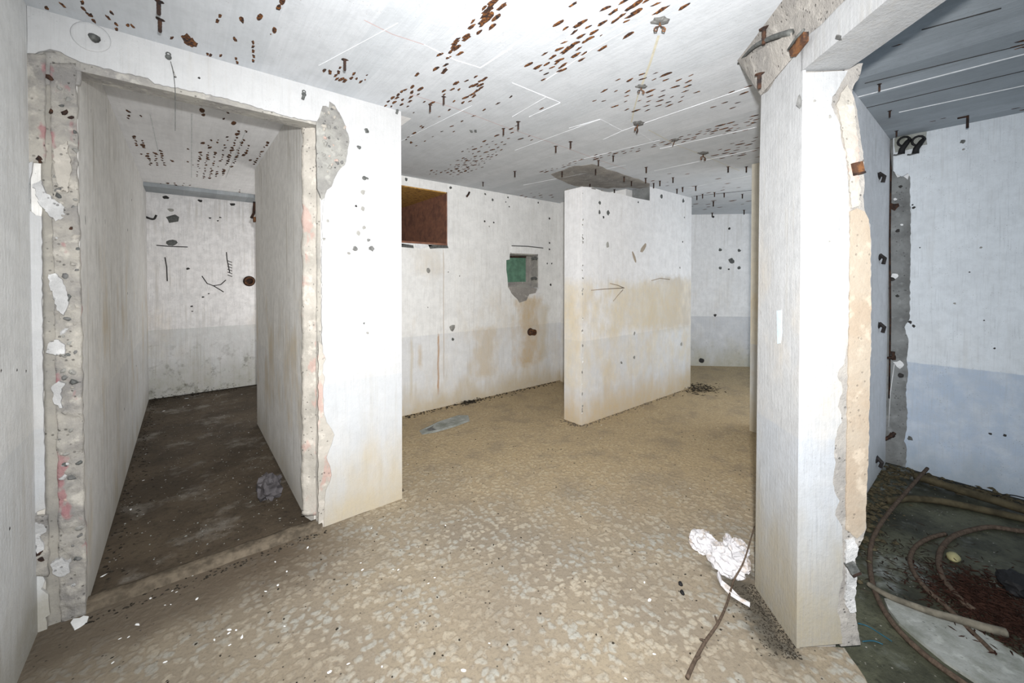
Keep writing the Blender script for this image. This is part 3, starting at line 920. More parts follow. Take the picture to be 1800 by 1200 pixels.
# ================================================================== CEILING DETAIL
# fins left by the formwork boards
fins = [(900, 82, 970, 25), (1040, 87, 1205, -4), (960, 140, 1040, 87), (905, 264, 1055, 209), (1055, 209, 1093, 229), (1060, 245, 1095, 229), (1160, 261, 1330, 223), (1095, 229, 1330, 148),
        (845, 118, 900, 82), (745, 78, 800, 105), (800, 105, 845, 119), (845, 119, 900, 84), (900, 145, 985, 180), (985, 180, 930, 205), (900, 205, 960, 170), (1000, 225, 1055, 209), (1125, 233, 1165, 261),
        (1000, 285, 1160, 246), (1150, 300, 1330, 262), (700, 250, 830, 185), (560, 115, 700, 40), (920, 325, 1100, 290), (1210, 330, 1320, 308)]
for a0, b0, a1, b1 in fins:
    p, q = at(a0, b0, CEIL), at(a1, b1, CEIL)
    d = (q - p).normalized()
    sd = Vector((-d.y, d.x, 0)) * 0.0021
    k = 8
    V, F = [], []
    for i in range(k + 1):
        m = p + (q - p) * i / k
        wj = 0.6 + 0.6 * R.random()
        zz = H - 0.003 * (0.4 + R.random())
        V += [m - sd * wj + Vector((0, 0, .002)), Vector((m.x, m.y, zz)), m + sd * wj + Vector((0, 0, .002))]
    for i in range(k):
        F += [(i * 3, i * 3 + 1, i * 3 + 4, i * 3 + 3), (i * 3 + 1, i * 3 + 2, i * 3 + 5, i * 3 + 4)]
    link('formwork_fin', mesh('formwork_fin', V, F), M['fin'], ceiling)
for a0, b0, a1, b1, wd in [(1505, 171, 1800, 95, .006), (1520, 146, 1800, 78, .002), (1515, 191, 1800, 124, .002), (1580, 197, 1800, 150, .004), (1620, 52, 1760, 14, .003), (1330, 333, 1215, 345, .002)]:
    p, q = at(a0, b0, CEIL), at(a1, b1, CEIL)
    d = (q - p).normalized()
    sd = Vector((-d.y, d.x, 0)) * wd
    zz = Vector((0, 0, -0.004))
    tgt = ceiling_right if a0 > 1400 else ceiling
    link('formwork_fin', mesh('formwork_fin', [p - sd, p + zz, p + sd, q - sd, q + zz, q + sd], [(0, 1, 4, 3), (1, 2, 5, 4)]), M['lump'] if wd > .003 else M['dark_hole'], tgt)
for a0, b0, a1, b1 in [(337, 200, 337, 312), (264, 200, 279, 268), (432, 230, 397, 312), (433, 336, 320, 330)]:
    p, q = at(a0, b0, CEIL), at(a1, b1, CEIL)
    d = (q - p).normalized()
    sd = Vector((-d.y, d.x, 0)) * 0.004
    zz = Vector((0, 0, -0.004))
    link('formwork_fin', mesh('formwork_fin', [p - sd, p + zz, p + sd, q - sd, q + zz, q + sd], [(0, 1, 4, 3), (1, 2, 5, 4)]), M['lump'], ceiling_left)
# chalk and drip lines
for pts, mm, wd in (([(720, 165), (800, 190), (885, 222), (980, 254), (1050, 280), (1100, 297)], 'chalk', .0022), ([(1158, 62), (1143, 110), (1128, 150)], 'ochre_line', .006), ([(1122, 165), (1115, 190), (1110, 215)], 'ochre_line', .004),
                    ([(1140, 228), (1190, 255), (1235, 272), (1300, 300)], 'ochre_line', .003), ([(640, 35), (690, 60), (745, 78)], 'chalk', .002)):
    pp = [at(a, b, CEIL) for a, b in pts]
    V, F = [], []
    for i, p in enumerate(pp):
        d = (pp[min(i + 1, len(pp) - 1)] - pp[max(i - 1, 0)]).normalized()
        sd = Vector((-d.y, d.x, 0)) * wd
        V += [p - sd + Vector((0, 0, -.0008)), p + sd + Vector((0, 0, -.0008))]
    F = [(2 * i, 2 * i + 1, 2 * i + 3, 2 * i + 2) for i in range(len(pp) - 1)]
    link('chalk_line' if mm == 'chalk' else 'drip_mark', mesh('mark', V, F), M[mm], ceiling)

# rusted spalls
PITS = [blob_data(1.0, (0.36, 1.15, 0.10), 9, 2, 0.28) for _ in range(7)]
pit_me = []
for v, f in PITS:
    me = mesh('rust_pit', [Vector((p.x, p.y, -p.z)) for p in v], f)
    me.materials.append(M['rust_pit'])
    pit_me.append(me)
singles = """82,14 110,9 145,5 147,16 155,25 165,37 160,27 196,22 190,31 204,42 205,52 225,44 233,46 302,67 387,28 382,37 425,35,1.3 413,69,1.2 445,75 445,82 445,90 446,99 445,107 365,95 370,97 388,98 415,103 417,110
490,13,1.3 497,2,1.5 457,31,1.4 483,54,1.3 476,60,.5 570,124,1.2 580,127,1.4 590,133,1.2 600,140,1.5 622,130,1.2 598,119,1 595,127,1.2 618,137,1.3 627,138 645,132,.7 642,140,.7 634,144,1.2 606,142,1.4 592,139,1.2
868,3,1.8 863,10,1.8 858,18,1.8 854,24,2 857,33,2.2 850,36,1.8 848,43,1.3 882,12,1.5 872,32,1.5 865,47,1.4 843,56,1.3 831,38 829,47,1.4 851,14 820,67,1.6 819,64,1.3 800,75,1.4 803,70,1.2 798,80,1.6 803,84,1.6 797,86,1.3 792,91,1.2 809,94,1.5 773,96,1.3 789,101,1.2 784,114,1.3 766,121,1.5 781,125,1.7 733,131,1.3 725,153,1.3 739,157,1.6 712,158,1.2 706,161,1.2 724,162,1.4 722,171,1.4 721,178,1.4 735,166 700,167,1.2 698,172,1.4 690,172,1.4 708,175,1.2 693,180,1.4 683,178,1.2 678,186 688,187 706,184,1.2 717,187 746,179 760,181,1.4 757,182,1.1
836,135 850,140,1.3 820,142,1 845,142,1.3 853,138,1.4 844,150,1.5 835,150,1.5 828,152,1.2 838,160,1.6 846,154,1.3 830,166,1.6 818,172,1.5 833,169,1.3 814,180,1.3 826,178 803,146,1.3 800,147,1.2 807,157,1.1 795,157,1.2 780,160,1.2 781,166 798,178 790,193,1.2 851,193,1.1 832,204,1.1 812,213 772,205,.8 875,182,1.2 898,170 727,198,.7 743,224,1.3 740,222 777,231 794,222,1.1 798,231,1 761,240,.8 747,248 723,251,1.2 728,234,1.6 718,241,1.3 722,250,1.2 732,256 714,245
1007,8,1.1 1064,15,1.3 1078,21,1.3 1096,3,1.2 1118,8,1.7 1107,14,1.4 1120,19,1.5 1112,26,1.8 1091,29,1.3 1082,36,1.3 1102,37 1152,8,1.1 1161,19,1.8 1204,11,1.5 1137,1,1.1 981,42,1.5 1024,39,1.7 1017,44,1.6 994,50 1035,47,1.1 1060,40,1.5 1009,57,1.2 1045,56,1.5 1021,64,1.4 1036,68,1.4 1030,72,1.3 1057,62,.6 991,75,1 1010,77,1.5 984,86,1.5 997,87,2.2 1001,84,1.4 993,92,1.2 1017,86,1.1 957,95,1.1 1012,97,1.7 972,100,1.5 983,106,1.4 979,110,1.2 1022,105,1.3 961,113,1.2 991,114,1.4 986,118,1.1 929,114,1.5 945,118,1.7 970,119 951,124,.8 987,124,1.6 960,130 955,140,1.1 1027,94,1.1 1104,62,1.6 1059,85,1.5 952,191,1.1
331,70,2.4 325,68,1.8 338,73,1.8 335,77,1.6 343,78,1.4 328,74,1.6 1303,273,1.8"""


def add_pit(p, s, coll, parent, rnd):
    coll.append((p, s, rnd.choice(range(7)), parent, rnd.uniform(-0.22, 0.22)))


pits = []
for tok in singles.split():
    q = [float(t) for t in tok.split(',')]
    p = at(q[0], q[1], CEIL)
    add_pit(p, 0.0205 * (q[2] if len(q) > 2 else 1.0), pits, ceiling, R)


def cluster(pxpoly, sx, sy, keep, size, parent, jit=0.13):
    poly = [at(u, v, CEIL) for u, v in pxpoly]
    xs = [p.x for p in poly]
    ys = [p.y for p in poly]
    x = min(xs)
    row = 0
    while x < max(xs):
        y = min(ys) + (sy * 0.5 if row % 2 else 0)
        while y < max(ys):
            px_, py_ = x + R.uniform(-jit, jit) * sx, y + R.uniform(-jit, jit) * sy
            if R.random() < keep and inside((px_, py_), poly):
                add_pit(Vector((px_, py_, H)), size * R.choice((0.7, 0.85, 1, 1, 1.2, 1.5)), pits, parent, R)
            y += sy
        x += sx
        row += 1


cluster([(1040, 176), (1085, 140), (1140, 122), (1240, 132), (1250, 150), (1205, 182), (1140, 197), (1090, 195)], 0.055, 0.085, 0.72, 0.0243, ceiling)
cluster([(1225, 176), (1330, 145), (1333, 186), (1250, 195)], 0.06, 0.09, 0.62, 0.0243, ceiling)
cluster([(1140, 254), (1333, 200), (1333, 218), (1200, 250), (1145, 262)], 0.04, 0.075, 0.75, 0.0243, ceiling)
cluster([(1270, 230), (1333, 210), (1333, 224), (1270, 240)], 0.05, 0.09, 0.7, 0.0243, ceiling)
cluster([(1245, 268), (1285, 252), (1333, 236), (1333, 280), (1260, 278)], 0.07, 0.09, 0.6, 0.0243, ceiling)
cluster([(945, 302), (1030, 274), (1135, 256), (1135, 263), (1030, 284), (950, 305)], 0.05, 0.08, 0.85, 0.0257, ceiling)
cluster([(790, 302), (808, 268), (850, 245), (905, 214), (915, 222), (895, 250), (880, 270), (840, 300), (810, 308)], 0.06, 0.085, 0.85, 0.0216, ceiling)
cluster([(740, 308), (790, 285), (870, 268), (860, 282), (800, 310)], 0.06, 0.09, 0.85, 0.0216, ceiling)
cluster([(900, 242), (948, 228), (945, 245), (905, 252)], 0.08, 0.1, 0.7, 0.0203, ceiling)
cluster([(860, 345), (960, 335), (1000, 345), (900, 352)], 0.1, 0.16, 0.7, 0.027, ceiling)
cluster([(1120, 310), (1330, 290), (1330, 335), (1215, 350)], 0.16, 0.2, 0.35, 0.027, ceiling)
cluster([(1210, 355), (1320, 345), (1320, 368), (1210, 370)], 0.2, 0.3, 0.5, 0.0405, ceiling)
CL = ceiling_left
cluster([(340, 312), (338, 290), (345, 248), (400, 240), (432, 225), (440, 262), (420, 285), (395, 308), (370, 315)], 0.052, 0.082, 0.8, 0.028, CL)
cluster([(338, 184), (428, 200), (435, 214), (425, 232), (392, 214), (345, 204)], 0.06, 0.08, 0.6, 0.028, CL)
cluster([(200, 188), (252, 200), (240, 212), (208, 206)], 0.06, 0.08, 0.75, 0.0315, CL)
cluster([(218, 230), (262, 248), (262, 262), (236, 256)], 0.045, 0.07, 0.8, 0.0315, CL)
cluster([(246, 268), (288, 264), (290, 292), (262, 290)], 0.05, 0.09, 0.8, 0.0298, CL)
cluster([(438, 282), (456, 252), (478, 244), (468, 272), (448, 296)], 0.055, 0.08, 0.85, 0.0298, CL)
cluster([(268, 322), (345, 318), (345, 328), (275, 330)], 0.07, 0.12, 0.85, 0.0298, CL)
cluster([(385, 340), (432, 332), (436, 345), (390, 345)], 0.1, 0.12, 0.7, 0.0298, CL)
cluster([(210, 155), (330, 180), (320, 190), (220, 175)], 0.12, 0.16, 0.35, 0.028, CL)
cluster([(300, 240), (335, 240), (330, 300), (300, 290)], 0.12, 0.16, 0.3, 0.0262, CL)
cluster([(1780, 70), (1830, 60), (1830, 90), (1785, 92)], 0.05, 0.08, 0.7, 0.027, ceiling_right)
cluster([(1755, 185), (1830, 170), (1830, 190), (1765, 197)], 0.08, 0.1, 0.6, 0.027, ceiling_right)
for a, b in [(1576, 80), (1640, 213), (1658, 208), (1793, 84)]:
    add_pit(at(a, b, CEIL), 0.02, pits, ceiling_right, R)

cams = Vector((0, 0, HC))
pits.sort(key=lambda q: -q[1] / (q[0] - cams).length)
rest = {}
for i, (p, s, k, par, ang) in enumerate(pits):
    if i < 290:
        o = bpy.data.objects.new('rust_pit', pit_me[k])
        C.objects.link(o)
        o.location = p + Vector((0, 0, 0.0005))
        o.scale = (s, s, s)
        o.rotation_euler = (0, 0, ang)
        o.parent = par
    else:
        rest.setdefault(par.name, [par, []])[1].append((p, s, k, ang))
for nm, (par, lst) in rest.items():
    V, F = [], []
    for p, s, k, ang in lst:
        b0 = len(V)
        ca, sa = math.cos(ang), math.sin(ang)
        for q in PITS[k][0]:
            V.append((p.x + s * (q.x * ca - q.y * sa), p.y + s * (q.x * sa + q.y * ca), p.z - s * q.z + .0005))
        F += [tuple(j + b0 for j in f) for f in PITS[k][1]]
    link('rust_pits', mesh('rust_pits', V, F), M['rust_pit'], par, 'stuff')

# ================================================================== HARDWARE
# ---- studs hanging from the ceiling


def lathe_data(prof, seg=8):
    V, F = [], []
    for r, z in prof:
        for k in range(seg):
            a = 2 * math.pi * k / seg
            V.append(Vector((r * math.cos(a), r * math.sin(a), z)))
    for i in range(len(prof) - 1):
        for k in range(seg):
            k2 = (k + 1) % seg
            F.append((i * seg + k, i * seg + k2, (i + 1) * seg + k2, (i + 1) * seg + k))
    F.append(tuple(range(seg)))
    F.append(tuple((len(prof) - 1) * seg + k for k in range(seg)))
    return V, F


shank_me = mesh('shank', *lathe_data([(0.007, 0.002), (0.0075, -0.02), (0.0066, -0.024), (0.0074, -0.03), (0.0066, -0.036), (0.0072, -0.05), (0.0055, -0.056)], 8))
shank_me.materials.append(M['rust_dark'])
fl_v, fl_f = blob_data(0.016, (1.3, 0.9, 0.25), 9, 2, 0.25)
flange_me = mesh('flange', [Vector((q.x, q.y, -q.z)) for q in fl_v], fl_f)
flange_me.materials.append(M['rust_dark'])


def stud(u, v, label, group=None, s=1.0, pl=CEIL, name='ceiling_stud', bend=0.0):
    p = at(u, v, pl) if not isinstance(u, Vector) else u
    t = thing(name, p, label, 'stud', group, (bend, bend * 0.6, R.uniform(0, 3)))
    t.scale = (s, s, s)
    for nm, me in (('flange', flange_me), ('shank', shank_me)):
        o = bpy.data.objects.new(nm, me)
        C.objects.link(o)
        o.parent = t
    return t


stud(279, 2, 'rusty stud at the top edge of the photo above the doorway lintel')
stud(281, 34, 'rusty stud hanging just below the topmost stud above the doorway lintel')
stud(606, 105, 'rusty stud hanging beside a dark rust scab above the white pier')
for a, b, sd_ in [(756, 184, 'left'), (780, 170, 'right')]:
    stud(a, b, f'short rusty stud, {sd_} one of two among rust pits right of the pier head', 'pair of studs near the pier head', 0.85)
stud(885, 226, 'rusty stud on the faint red chalk line left of middle ceiling', None, 0.9)
stud(911, 214, 'rusty stud under a dark rust streak in the middle of the ceiling', None, 1.0)
for a, b, sd_ in [(977, 257, 'left'), (1003, 249, 'right')]:
    stud(a, b, f'{sd_} rusty stud of a close pair on the white ceiling by the red line', 'pair of studs by the red line', 1.0)
for a, b, sd_ in [(1052, 282, 'left'), (1078, 274, 'right')]:
    stud(a, b, f'{sd_} rusty stud of the pair just in front of the broken partition top', 'pair of studs before the partition', 0.95)
stud(849, 320, 'small rusty stud close to the window wall, left of the meter niche', None, 0.9)
stud(905, 301, 'rusty stud on the ceiling straight above the green meter niche', None, 1.1)
ORD = ['first', 'second', 'third', 'fourth', 'fifth', 'sixth', 'seventh', 'eighth', 'ninth', 'tenth', 'eleventh', 'twelfth', 'thirteenth', 'fourteenth', 'fifteenth', 'sixteenth', 'seventeenth', 'eighteenth', 'nineteenth', 'twentieth']
for i, (a, b) in enumerate([(988, 301), (1037, 323), (1047, 297), (1080, 333), (1097, 310)]):
    stud(a, b, f'rusty stud in the bare strip over the partition top, {ORD[i]} from the left', 'studs over the partition notch', 1.1)
for i, (a, b) in enumerate(sorted([(1136, 294), (1110, 318), (1135, 313), (1149, 322), (1183, 312), (1190, 332), (1200, 329), (1223, 327), (1160, 318), (1225, 344), (1235, 341), (1256, 338), (1273, 339), (1305, 341), (1280, 293), (1312, 293)])):
    stud(a, b, f'small rusty stud on the far ceiling beyond the partition, {ORD[i]} from the left', 'studs on the far ceiling', 1.05)
for a, b, sd_ in [(1254, 354, 'upper left'), (1308, 369, 'right'), (1252, 374, 'lower left')]:
    stud(a, b, f'{sd_} of three tiny studs on the dark ceiling before the far wall', 'studs before the far wall', 1.3)
HA = plane(E0 + Vector((0.01, -0.01, -0.06)), (0, 0, -1))
stud(1343, 50, 'thick rusty bolt hanging from the bare flank left of the beam', None, 1.25, (A - D2 * 0.05, -D2), 'ceiling_bolt')
stud(1335, 130, 'thick rusty bolt hanging beside the column head under the dark joint', None, 1.2, (A - D2 * 0.045, -D2), 'ceiling_bolt')
stud(1546, 148, 'rusty bolt stub on the dark right room ceiling nearest the beam', None, 0.75)
stud(1564, 195, 'rusty bolt stub on the right room ceiling, second from the beam', None, 0.8)
stud(1576, 230, 'rusty bolt stub just above the two black insulators', None, 0.8)
ls = thing('ceiling_rod', at(1701, 203, CEIL), 'bent rusty rod hanging where right room ceiling meets the bluish wall', 'rod')
q0 = at(1683, 207, CEIL) - ls.location
tube('arm', [q0 + Vector((0, 0, -.004)), q0 * 0.5 + Vector((0, 0, -.005)), Vector((0, 0, -.006))], 0.006, M['rust_dark'], ls)
tube('shank', [(0, 0, 0), (0, 0, -.03), (0.003, 0, -.085)], 0.007, M['rust_dark'], ls)

# ---- pipe clips on mortar pats
pat_v, pat_f = blob_data(0.040, (1.2, 0.9, 0.2), 13, 2, 0.25)
pat_me = mesh('mortar_pat', [Vector((q.x, q.y, -q.z)) for q in pat_v], pat_f)
pat_me.materials.append(M['mortar'])
ears = []
for sgn in (-1, 1):
    ears.append(tube_data([(0, 0, 0), (0, 0, -.018), (sgn * .008, 0, -.028), (sgn * .02, 0, -.03), (sgn * .028, 0, -.038), (sgn * .024, 0, -.05), (sgn * .014, 0, -.048), (sgn * .013, 0, -.038)], 0.0035, 6))
clip_me = mesh('saddle_clip', *merge(*ears), smooth=True)
clip_me.materials.append(M['rust'])


def clip(u, v, label, s=1.0, rz=0.0, ears_=True, tw=0.0):
    t = thing('pipe_clip', at(u, v, CEIL), label, 'pipe clip', None, (0, 0, rz))
    t.scale = (s, s, s)
    for nm, me in (('mortar_pat', pat_me), ('saddle_clip', clip_me)):
        if nm == 'saddle_clip' and not ears_:
            continue
        o = bpy.data.objects.new(nm, me)
        C.objects.link(o)
        o.parent = t
        o.rotation_euler = (tw if nm != 'mortar_pat' else 0, 0, 0)


clip(1160, 37, 'two-eared rusty pipe clip on a grey mortar pat, nearest the camera', 0.9, -0.65)
clip(1127, 152, 'grey mortar pat at the lower end of the ochre drip line', 0.8, -0.4)
clip(1122, 217, 'pipe clip on a wide grey mortar pat below the rust pit field', 1.2, 0.3, True, 0.3)
clip(1187, 246, 'bent pipe clip on a small mortar pat along the long rust line', 0.9, 0.6, True, 0.4)
clip(1236, 269, 'pipe clip on a dark mortar pat nearest the column side', 1.25, -0.2)

t = thing('cable_plug', at(832, 230, CEIL), 'four-dot grey cable plug on the ceiling right of the pier', 'plug')
for dx, dy in ((.02, 0), (-.02, .004), (0, .022), (.004, -.022)):
    v, f = blob_data(0.012, (1, 1, .6), 7, 2)
    link('dot', mesh('dot', [q * Vector((1, 1, 1)).length / 1.732 * 1 + Vector((dx, dy, 0)) for q in [Vector((p.x, p.y, -p.z)) for p in v]], f), M['steel'], t)

# ---- marks and holes in the walls: parts of the wall they sit in


def chip(u, v, r, pl, parent, mt='chip', name='plaster_chip', sq=(1, 1, .12), rot=None):
    vv, ff = blob_data(r, sq, 9, 2, 0.3)
    o = link(name, mesh(name, vv, ff), M[mt], parent)
    o.location = at(u, v, pl)
    o.rotation_euler = on(pl)
    if rot:
        o.rotation_euler.rotate_axis('Z', rot)
    return o


for u, v, r, m in [(645, 230, .016, 'steel'), (631, 259, .014, 'steel'), (624, 437, .016, 'mortar'), (654, 437, .018, 'mortar'), (648, 422, .010, 'mortar'), (613, 445, .010, 'chip'), (626, 362, .007, 'dark_hole'), (640, 400, .012, 'chip'),
                   (630, 410, .014, 'chip'), (640, 568, .006, 'steel'), (646, 585, .008, 'chip'), (570, 420, .010, 'chip'), (576, 388, .009, 'chip'), (638, 338, .016, 'chip'), (638, 367, .013, 'chip'), (350, 137, .006, 'dark_hole'), (308, 135, .005, 'dark_hole')]:
    chip(u, v, r, FRONT, wall_front if v < 200 else pier, m)
for u, v, r, m in [(714, 315, .018, 'steel'), (792, 330, .016, 'steel'), (853, 341, .016, 'steel'), (866, 351, .018, 'steel'), (852, 389, .012, 'dark_hole'), (868, 391, .012, 'dark_hole'), (860, 398, .012, 'chip'), (893, 347, .012, 'dark_hole'),
                   (889, 355, .01, 'dark_hole'), (895, 363, .01, 'dark_hole'), (796, 596, .018, 'steel'), (795, 576, .04, 'chip'), (946, 356, .014, 'dark_hole'), (966, 384, .016, 'dark_hole'), (966, 427, .016, 'dark_hole'), (966, 438, .014, 'dark_hole'),
                   (962, 463, .012, 'dark_hole'), (970, 463, .012, 'dark_hole'), (968, 500, .02, 'dark_hole'), (788, 478, .008, 'chip'), (752, 540, .008, 'chip'), (753, 476, .03, 'chip'), (808, 485, .008, 'chip')]:
    chip(u, v, r, WINW, wall_window, m)
for u, v, r, m in [(1054, 356, .02, 'steel'), (1054, 373, .022, 'steel'), (1069, 374, .026, 'steel'), (1061, 382, .014, 'dark_hole'), (1163, 345, .03, 'steel'), (1201, 353, .03, 'steel'), (1122, 355, .012, 'dark_hole'), (1200, 425, .014, 'dark_hole'),
                   (1203, 382, .012, 'dark_hole'), (1092, 637, .014, 'chip'), (1093, 638, .01, 'dark_hole'), (1115, 628, .02, 'chip'), (1198, 605, .03, 'chip'), (1115, 586, .02, 'chip'), (1068, 430, .03, 'chip'), (1195, 470, .016, 'chip')]:
    chip(u, v, r, PART, partition, m)
for u, v, rr in [(1131, 436, 0.7), (1115, 452, -1.0)]:
    chip(u, v, .075, PART, partition, 'beige', 'plaster_scar', (1, .35, .02), rr)
for u, v, r, m in [(1266, 439, .028, 'steel'), (1299, 440, .028, 'steel'), (1266, 471, .026, 'steel'), (1299, 471, .028, 'steel'), (1286, 458, .045, 'steel'), (1282, 402, .022, 'dark_hole'), (1254, 381, .022, 'dark_hole'), (1281, 473, .015, 'dark_hole'), (1234, 634, .05, 'dark_hole'),
                   (1257, 554, .025, 'dark_hole')]:
    chip(u, v, r, FAR, bpy.data.objects['wall_far'], m)
for u, v, r, m in [(291, 347, .03, 'dark_hole'), (352, 353, .028, 'dark_hole'), (409, 359, .028, 'dark_hole'), (305, 385, .07, 'steel'), (302, 426, .055, 'steel'), (330, 472, .02, 'dark_hole'), (337, 538, .014, 'dark_hole'), (338, 547, .012, 'dark_hole'), (357, 522, .014, 'dark_hole'),
                   (367, 516, .012, 'dark_hole'), (369, 383, .014, 'dark_hole'), (383, 388, .012, 'dark_hole'), (387, 382, .014, 'dark_hole'), (300, 369, .03, 'chip'), (442, 346, .06, 'dark_hole'), (434, 345, .05, 'rust_dark')]:
    chip(u, v, r, CELL_B, wall_back, m, sq=(1, 0.7, .15))
for pts in ([(355, 485), (364, 498), (375, 502), (388, 500), (397, 492)], [(375, 502), (385, 508), (393, 513)], [(398, 443), (399, 455), (402, 470), (404, 480)], [(290, 452), (293, 470), (294, 494)], [(275, 431), (300, 433), (330, 434)]):
    tube('crack', [at(a, b, CELL_B) for a, b in pts], 0.006, M['dark_hole'], wall_back, 5)
for i in range(6):
    tube('crack', [at(400, 458 + i * 5, CELL_B), at(408, 461 + i * 5, CELL_B)], 0.005, M['dark_hole'], wall_back, 5)
for u, v, r, m in [(1405, 178, .020, 'mortar'), (1432, 177, .006, 'chip'), (1459, 205, .007, 'chip'), (1458, 424, .004, 'chip')]:
    chip(u, v, r, COLF, column, m, sq=(.5 if r > .01 else 1, 1.5 if r > .01 else 1, .1))
skin('paint_patch', [(1366, 546), (1374, 545), (1375, 585), (1372, 603), (1367, 604)], COLL, 0.003, plain('pale_blue', (0.50, 0.60, 0.68), 0.1), 0.0015, column)
chip(1372, 63, .0, COLL, column)
chip(1474, 66, .016, (bpt(0, 0, zb), Vector((0, 0, -1))), beam, 'mortar', sq=(1.6, .5, .1))
for u, v, r, m in [(1692, 249, .022, 'steel'), (1694, 262, .012, 'chip'), (1606, 365, .016, 'dark_hole'), (1604, 360, .01, 'dark_hole'), (1600, 566, .02, 'dark_hole'), (1606, 573, .018, 'dark_hole'), (1600, 770, .028, 'steel'), (1748, 612, .01, 'dark_hole'), (1678, 533, .012, 'chip'),
                   (1766, 765, .014, 'dark_hole'), (1740, 762, .014, 'dark_hole'), (1617, 435, .008, 'dark_hole'), (1704, 478, .008, 'dark_hole'), (1730, 563, .008, 'dark_hole'), (1724, 435, .012, 'chip')]:
    chip(u, v, r * .62, RIGHT, wall_right, m)
CH = plane((4.45, 0, 0), (-1, 0, 0))
for u, v, r, m in [(1571, 363, .03, 'rust_dark'), (1583, 328, .012, 'dark_hole'), (1578, 405, .014, 'dark_hole'), (1569, 490, .018, 'dark_hole'), (1585, 395, .008, 'lump'), (1572, 485, .02, 'lump'), (1580, 640, .03, 'lump'), (1577, 520, .012, 'dark_hole'), (1584, 660, .02, 'dark_hole'), (1574, 350, .01, 'lump')]:
    chip(u, v, r, CH, wall_right, m)
skin('plaster_lump', rag([(1572, 300), (1588, 298), (1599, 303), (1596, 316), (1586, 309), (1578, 312)], 5, 1, True), CH, 0.02, M['lump'], 0.012, wall_right)
for u, v in [(30, 650), (46, 652), (2, 651), (17, 929)]:
    chip(u, v, .006, LEFTN, wall_left, 'dark_hole')
for u, v, r in [(150, 388, .02), (168, 387, .012), (185, 390, .014), (160, 195, .01), (187, 195, .012)]:
    chip(u, v, r * .6, CELL_L, wall_cell_left, 'mortar', sq=(.5, 2, .05))
for v0 in (250, 300, 350, 400, 520, 640, 700):
    chip(215 + R.uniform(0, 30), v0 + R.uniform(-20, 20), .012, CELL_L, wall_cell_left, 'dark_hole', sq=(.6, 1, .1))
# ring and spout hole high on the lintel wall
p0 = at(160, 65, FRONT)
rp = thing('conduit_outlet', p0, 'round plastered cable outlet with a grey stub above the doorway', 'outlet', None, on(FRONT))
ringv = []
link('mortar_ring', mesh('mortar_ring', *lathe_data([(0.066, -0.002), (0.060, 0.004), (0.05, 0.003), (0.02, 0.0045), (0.004, 0.004)], 24), smooth=True), M['front'], rp)
v, f = tube_data([(0.0, 0.006, 0.0), (0.008, -0.002, 0.012), (0.018, -0.012, 0.02)], 0.014, 8, (0.8, 1.3))
link('stub', mesh('stub', v, f, True), M['steel'], rp)

# clips on the front wall
for u, v, lab, long_ in [(296, 101, 'small dark cable eyelet above the doorway with a stain line under it', False), (534, 166, 'dark strap clip hanging on the white wall above the door corner', True), (698, 192, 'grey clip at the very top corner of the white pier', True)]:
    t = thing('cable_clip', at(u, v, FRONT), lab, 'clip', None, on(FRONT))
    link('plate', mesh('plate', *lathe_data([(0.012, 0.0), (0.013, 0.004), (0.008, 0.008), (0.003, 0.009)], 10)), M['steel'], t)
    vv, ff = tube_data([(0.008 * math.cos(a), 0.014 + 0.008 * math.sin(a), 0.006) for a in [k * math.pi / 5 for k in range(11)]], 0.003, 6)
    link('eye', mesh('eye', vv, ff), M['steel'], t)
    if long_:
        vv, ff = tube_data([(0, 0, .008), (-.004, -.018, .014), (-.009, -.035, .012)], 0.008, 6)
        link('strap', mesh('strap', vv, ff), M['steel'], t)
tube('stain_line', [at(a, b, FRONT) for a, b in [(301, 112), (306, 128), (309, 136)]], 0.0016, M['chip'], wall_front, 5)
t = thing('cable_clip', at(640, 313, FRONT), 'small dark cable clip high on the white pier face', 'clip', None, on(FRONT))
link('plate', mesh('plate', *lathe_data([(0.013, 0.0), (0.014, 0.005), (0.006, 0.01)], 9)), M['steel'], t)
link('eye', mesh('eye', *tube_data([(0.0, 0, .006), (.016, .002, .008), (.024, -.002, .006)], 0.006, 6)), M['steel'], t)
# clip on the window wall
t = thing('cable_clip', at(822, 342, WINW), 'dark slanting strap clip high on the window wall', 'clip', None, on(WINW))
link('strap', mesh('strap', *tube_data([(-.022, -.03, .01), (0, 0, .018), (.02, .032, .01)], 0.012, 7)), M['rust_dark'], t)

wp = [at(a, b, plane((0, BF - 0.012, 0), (0, -1, 0))) for a, b in [(300, 108), (305, 130), (308, 160), (308, 195), (308, 230)]]
wo = link('hanging_wire', mesh('hanging_wire', *tube_data([p - wp[0] for p in spline(wp, 4)], 0.0016, 6), smooth=True), M['steel'])
wo.location = wp[0]
tag(wo, 'thin dark wire hanging from the eyelet above the doorway', 'wire')

# ---- pipe stubs


def pipe_stub(u, v, pl, r, ln, label, tilt=0.0):
    t = thing('pipe_stub', at(u, v, pl), label, 'pipe', None, on(pl))
    prof = [(r * 1.0, -0.01), (r * 1.02, ln), (r * 0.72, ln), (r * 0.68, 0.004)]
    o = link('pipe', mesh('pipe', *lathe_data(prof, 16), smooth=False), M['rust'], t)
    o2 = link('bore', mesh('bore', *lathe_data([(r * 0.7, 0.003), (r * 0.69, 0.008), (0.002, 0.008)], 14)), M['dark_hole'], t)
    o3 = link('collar', mesh('collar', *lathe_data([(r * 1.3, -0.004), (r * 1.25, 0.006), (r * 1.0, 0.012)], 16)), M['rust_dark'], t)
    return t


pipe_stub(932, 583, WINW, 0.042, 0.09, 'short rusty pipe stub sticking out of the ochre-stained window wall')
pipe_stub(438, 494, CELL_B, 0.058, 0.05, 'rusty round pipe end in the back wall of the left cell')

